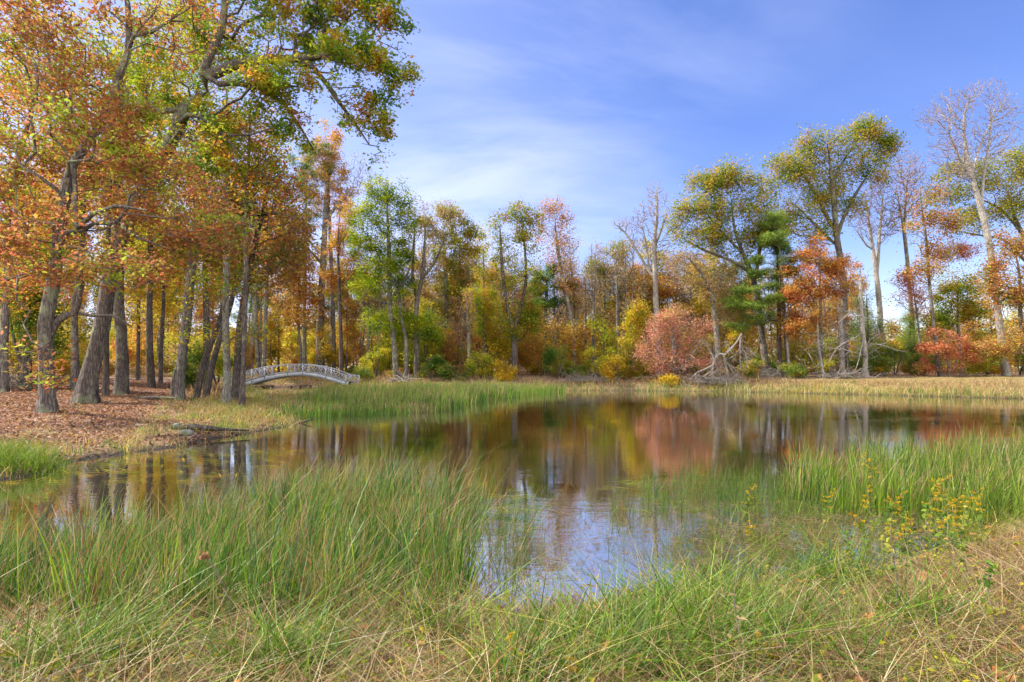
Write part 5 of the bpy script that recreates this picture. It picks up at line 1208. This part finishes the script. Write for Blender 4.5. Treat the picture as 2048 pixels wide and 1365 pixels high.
# fallen leaves on the left bank and the far bank
g = np.random.default_rng(81); x = g.uniform(-30, -5.5, 200000); y = 8.5 + 30 * g.uniform(0, 1, 200000) ** 1.4; d = sdist(x, y)
k = (d > .1) & (np.abs(x) < .95 * y + 1) & (litter_mask(x, y, d) > g.uniform(.15, 1, len(x))); x, y = x[k][:60000], y[k][:60000]
pos = np.stack([x, y, zland(x, y) + g.uniform(.01, .05, len(x))], 1); lV, lF = leaf_mesh(g, pos, .09, 'kite', .55)
lc = np.array([(.38, .25, .185), (.48, .33, .25), (.28, .165, .12), (.58, .44, .35), (.46, .22, .12), (.18, .11, .085), (.54, .36, .14)])[g.integers(0, 7, len(x))] * np.array((.72, .66, .62)) * g.normal(1, .26, (len(x), 1)).clip(.5, 1.5)
ob = link('leaf_litter', mesh_np('leaf_litter', lV, [lF], [LEAF], col=lc)); tag(ob, 'carpet of brown fallen leaves on the left bank', 'leaves', kind='stuff')
# mossy edge
x, y = tuss(-10.9, 12.1, .55, 5000, 85); pos = np.stack([x, y, zland(x, y) + gr.uniform(0, .06, len(x))], 1); lV, lF = leaf_mesh(gr, pos, .03, 'kite', 1)
ob = link('moss', mesh_np('moss', lV, [lF], [LEAF], col=np.array((.20, .21, .02)) * gr.normal(1, .3, (len(x), 1)).clip(.4, 1.7))); tag(ob, 'yellow green moss on the bank edge at the far left', 'moss', kind='stuff')

# ------------------------------------------------------------------ goldenrod and single stalks, one by one
YEL = [(.62, .40, .02), (.55, .33, .02), (.68, .48, .03), (.42, .30, .03)]
def goldenrod(px, Yd, h, label, group=None, seed=0, gold=1.0):
    g = np.random.default_rng(seed + 400); x = (px - 1024) * Yd / F; z = max(gz1(x, Yd), -.1)
    rt = empty('goldenrod', (x, Yd, z), label, 'flower', group)
    a = g.uniform(-.6, 3.7); ln = g.uniform(.15, .4) * h
    st = np.array([[0, 0, -.03], [.02, .01, h * .4], [math.cos(a) * ln * .3, math.sin(a) * ln * .2, h * .8], [math.cos(a) * ln, math.sin(a) * ln * .5, h * .97]])
    c = catmull(np.column_stack([st, [.0045, .004, .003, .0015]]), .06); m = MB(); m.tube(c[:, :3], c[:, 3], 5); m.build('stem', TWIG, rt)
    n = 46; t = g.uniform(.15, .8, n); idx = (t * (len(c) - 1)).astype(int); pos = c[idx, :3] + g.normal(0, .022, (n, 3)); lV, lF = leaf_mesh(g, pos, .06, 'kite', .3)
    link('leaf_spray', mesh_np('leaf_spray', lV, [lF], [LEAF], col=pal_cols(g, 'shrub', pos, seed, .3) * 1.2), rt)
    P0 = []
    for j in range(9):
        t = .66 + .34 * j / 8; b = c[int(t * (len(c) - 1)), :3]; aa = g.uniform(0, 6.28); l = (1.05 - t) * .42 * h * g.uniform(.5, 1) + .03
        u = np.linspace(0, 1, 26)[:, None]; P0.append(b + u * np.array([[math.cos(aa) * l, math.sin(aa) * l * .7, .03]]) + np.array([[0, 0, -.12 * l]]) * u ** 2 + g.normal(0, .006, (26, 3)))
    pos = np.concatenate(P0); lV, lF = leaf_mesh(g, pos, .017, 'kite', .3)
    link('plume', mesh_np('plume', lV, [lF], [LEAF], col=np.array(YEL)[g.integers(0, 4, len(pos))] * g.normal(1, .15, (len(pos), 1)).clip(.5, 1.4)), rt)
GG = 'goldenrods flowering in the marsh at the lower right'
spots = [(1780, 6.3, .62), (1810, 6.0, .6), (1850, 6.1, .62), (1880, 5.9, .56), (1905, 5.8, .5), (1830, 5.6, .5), (1770, 5.7, .45), (1870, 5.5, .45), (1920, 5.5, .4), (1800, 5.4, .42), (1740, 6.6, .6), (1855, 6.9, .7), (1895, 6.7, .66), (1930, 6.4, .6), (1960, 6.1, .5), (1725, 6.1, .42)]
for i, (px, Yd, h) in enumerate(spots): goldenrod(px, Yd, h, 'goldenrod with arching yellow plumes in the marsh at the lower right', GG, i)
goldenrod(1742, 7.6, .86, 'tallest goldenrod, upright in front of the sunlit reeds', None, 40)
goldenrod(1492, 7.2, .5, 'lone goldenrod standing in open water right of the middle', None, 41)
goldenrod(1500, 6.2, .3, 'short goldenrod by the water below the lone taller one', None, 42)
goldenrod(1650, 7.0, .5, 'goldenrod arching left of the yellow flowered group', None, 43)
goldenrod(1035, 2.95, .3, 'low goldenrod head in the near grass at the bottom middle', None, 44)
goldenrod(1150, 2.8, .24, 'low goldenrod near the bottom edge right of the middle', None, 45)
goldenrod(1552, 2.95, .26, 'low goldenrod head in the near grass at the bottom right', None, 46)
goldenrod(318, 3.75, .3, 'small goldenrod sprig in the near grass on the left', None, 47)
# dried seed head
x, Yd = (470 - 1024) * 3.55 / F, 3.55; z = gz1(x, Yd); rt = empty('seed_head', (x, Yd, z), 'dried brown seed head on a bent stalk before the left reeds', 'dried plant')
m = MB(); c = catmull(np.array([[0, 0, -.03, .0035], [-.03, 0, .3, .003], [-.12, 0, .52, .0025], [-.19, 0, .60, .002]]), .05); m.tube(c[:, :3], c[:, 3], 5); m.tube(c[-5:, :3] + np.array([.0, 0, -.02]), c[-5:, 3] * .6, 4); m.build('stalk', TWIG, rt)
g = np.random.default_rng(5); pos = c[-1, :3] + g.normal(0, .012, (70, 3)); lV, lF = leaf_mesh(g, pos, .026, 'kite', .2); link('head', mesh_np('head', lV, [lF], [LEAF], col=np.array((.36, .2, .11)) * g.normal(1, .2, (70, 1)).clip(.4, 1.5)), rt)
# tall dark weed stalks at the lower right
GW = 'tall weed stalks in the near grass at the lower right'
for i, (px, Yd, h) in enumerate([(1478, 2.9, .62), (1790, 3.6, .85), (1985, 3.3, .55), (1930, 4.2, .6), (1700, 4.4, .5)]):
    g = np.random.default_rng(500 + i); x = (px - 1024) * Yd / F; z = gz1(x, Yd)
    lab = ['bare brown weed stalk rising from the near grass right of the middle', 'tall leafy weed stalk with small green leaves at the lower right', 'short weed stalk with dark green leaves at the right edge', 'thin leafy weed stalk below the yellow goldenrods', 'thin brown leafy stalk left of the tall leafy weed'][i]
    rt = empty('weed_stalk', (x, Yd, z), lab, 'weed', GW)
    c = catmull(np.array([[0, 0, -.03, .004], [.01, 0, h * .4, .0035], [-.02, .01, h * .75, .003], [-.01, 0, h, .0015]]), .05); m = MB(); m.tube(c[:, :3], c[:, 3], 5); m.build('stem', TWIG, rt)
    n = 20 if i == 0 else 60; pos = c[g.integers(3, len(c), n), :3] + g.normal(0, .02, (n, 3)); lV, lF = leaf_mesh(g, pos, .045, 'kite', .3); link('leaf_spray', mesh_np('leaf_spray', lV, [lF], [LEAF], col=pal_cols(g, 'tan' if i == 0 else 'shrub', pos, i, .3) * 1.1), rt)

# ------------------------------------------------------------------ sky, sun, camera
SUN_AZ, SUN_EL = math.radians(-80), math.radians(40)     # azimuth clockwise from straight ahead
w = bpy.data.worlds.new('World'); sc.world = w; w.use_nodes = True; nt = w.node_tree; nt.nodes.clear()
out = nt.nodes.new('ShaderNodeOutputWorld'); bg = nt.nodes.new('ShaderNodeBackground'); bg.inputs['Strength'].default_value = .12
sky = nt.nodes.new('ShaderNodeTexSky'); sky.sky_type = 'NISHITA'; sky.sun_disc = False; sky.sun_elevation = SUN_EL; sky.sun_rotation = SUN_AZ
sky.air_density = 1.0; sky.dust_density = .25; sky.ozone_density = 2.0
tint = N(nt, 'ShaderNodeMix', data_type='RGBA', blend_type='MULTIPLY'); tint.inputs[0].default_value = 1; tint.inputs[7].default_value = (.88, .76, .88, 1)
hsv = N(nt, 'ShaderNodeHueSaturation'); hsv.inputs['Saturation'].default_value = 1.22; hsv.inputs['Hue'].default_value = .51; nt.links.new(sky.outputs[0], hsv.inputs['Color']); nt.links.new(hsv.outputs[0], tint.inputs[6])
tc = N(nt, 'ShaderNodeTexCoord'); sp = N(nt, 'ShaderNodeSeparateXYZ'); nt.links.new(tc.outputs['Generated'], sp.inputs[0])
def math_(op, a, b=None, clamp=False):
    n = N(nt, 'ShaderNodeMath', operation=op); n.use_clamp = clamp
    for i, v in enumerate((a, b)):
        if v is None: continue
        if isinstance(v, (int, float)): n.inputs[i].default_value = v
        else: nt.links.new(v, n.inputs[i])
    return n.outputs[0]
zz = math_('ADD', math_('MAXIMUM', sp.outputs[2], 0.0), .16)
cx = math_('DIVIDE', sp.outputs[0], zz); cy = math_('DIVIDE', sp.outputs[1], zz)
cb = N(nt, 'ShaderNodeCombineXYZ'); nt.links.new(cx, cb.inputs[0]); nt.links.new(cy, cb.inputs[1])
mp = N(nt, 'ShaderNodeMapping'); mp.inputs['Rotation'].default_value = (0, 0, math.radians(24)); mp.inputs['Scale'].default_value = (.55, 1.25, 1); nt.links.new(cb.outputs[0], mp.inputs[0])
n1 = N(nt, 'ShaderNodeTexNoise'); n1.inputs['Scale'].default_value = 1.15; n1.inputs['Detail'].default_value = 9; n1.inputs['Roughness'].default_value = .58; n1.inputs['Distortion'].default_value = .5; nt.links.new(mp.outputs[0], n1.inputs['Vector'])
r1 = ramp(nt, [(.42, (0, 0, 0)), (.72, (1, 1, 1))]); nt.links.new(n1.outputs['Fac'], r1.inputs[0])
# thin bright cirrus veil to the left, clear blue to the right
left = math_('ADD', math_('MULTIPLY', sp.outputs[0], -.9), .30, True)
back_fill = math_('ADD', math_('MULTIPLY', sp.outputs[1], -1.4), .05, True)  # unseen bright sky behind the viewer, added as fill light
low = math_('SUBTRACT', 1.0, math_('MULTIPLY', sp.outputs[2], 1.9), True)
def spot(px, py, sx, sy):      # a cloud bank at one bearing
    v = Vector(P(px, py, 1.0)) - Vector((0, 0, CAMZ)); v.normalize()
    a_ = math_('DIVIDE', math_('SUBTRACT', sp.outputs[0], v.x), sx); b_ = math_('DIVIDE', math_('SUBTRACT', sp.outputs[2], v.z), sy)
    q = math_('ADD', math_('MULTIPLY', a_, a_), math_('MULTIPLY', b_, b_)); return math_('MULTIPLY', math_('SUBTRACT', 1.0, q, True), math_('GREATER_THAN', sp.outputs[1], 0.0))
bank = math_('ADD', math_('MULTIPLY', spot(1000, 400, .32, .12), .75), math_('MULTIPLY', spot(1150, 90, .42, .16), .35))
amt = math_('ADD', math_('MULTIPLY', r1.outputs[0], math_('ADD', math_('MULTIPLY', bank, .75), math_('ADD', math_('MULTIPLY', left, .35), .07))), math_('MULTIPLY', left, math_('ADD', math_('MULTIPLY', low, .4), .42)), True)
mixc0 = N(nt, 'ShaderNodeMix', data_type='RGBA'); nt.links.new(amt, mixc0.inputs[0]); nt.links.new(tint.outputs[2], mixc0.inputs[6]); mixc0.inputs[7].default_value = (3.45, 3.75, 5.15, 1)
mixc = N(nt, 'ShaderNodeMix', data_type='RGBA'); nt.links.new(back_fill, mixc.inputs[0]); nt.links.new(mixc0.outputs[2], mixc.inputs[6]); mixc.inputs[7].default_value = (9.5, 9.2, 9.0, 1)
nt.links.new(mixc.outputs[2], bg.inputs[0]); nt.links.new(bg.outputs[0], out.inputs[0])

sd = bpy.data.lights.new('Sun', 'SUN'); sd.energy = 4.2; sd.angle = math.radians(.5); sd.color = (1.0, .93, .82)
so = bpy.data.objects.new('Sun', sd); COL.objects.link(so)
dirv = Vector((math.sin(SUN_AZ) * math.cos(SUN_EL), math.cos(SUN_AZ) * math.cos(SUN_EL), math.sin(SUN_EL)))
so.rotation_euler = (-dirv).to_track_quat('-Z', 'Y').to_euler(); so.location = (0, 0, 60)

cd = bpy.data.cameras.new('Camera'); cd.sensor_width = 36; cd.lens = 36 * F / 2048; cd.shift_y = (HOR - 682.5) / 2048; cd.clip_end = 3000; cd.clip_start = .05
co = bpy.data.objects.new('Camera', cd); COL.objects.link(co); co.location = (0, 0, CAMZ); co.rotation_euler = (math.pi / 2, 0, 0); sc.camera = co
vs = sc.view_settings; vs.view_transform = 'Standard'; vs.look = 'None'; vs.exposure = EXPO if 'EXPO' in globals() else 1.3; vs.gamma = 1
cy_ = sc.cycles; cy_.adaptive_threshold = .015; cy_.max_bounces = 8; cy_.diffuse_bounces = 5; cy_.glossy_bounces = 2; cy_.transmission_bounces = 4; cy_.transparent_max_bounces = 4; cy_.caustics_reflective = False; cy_.caustics_refractive = False
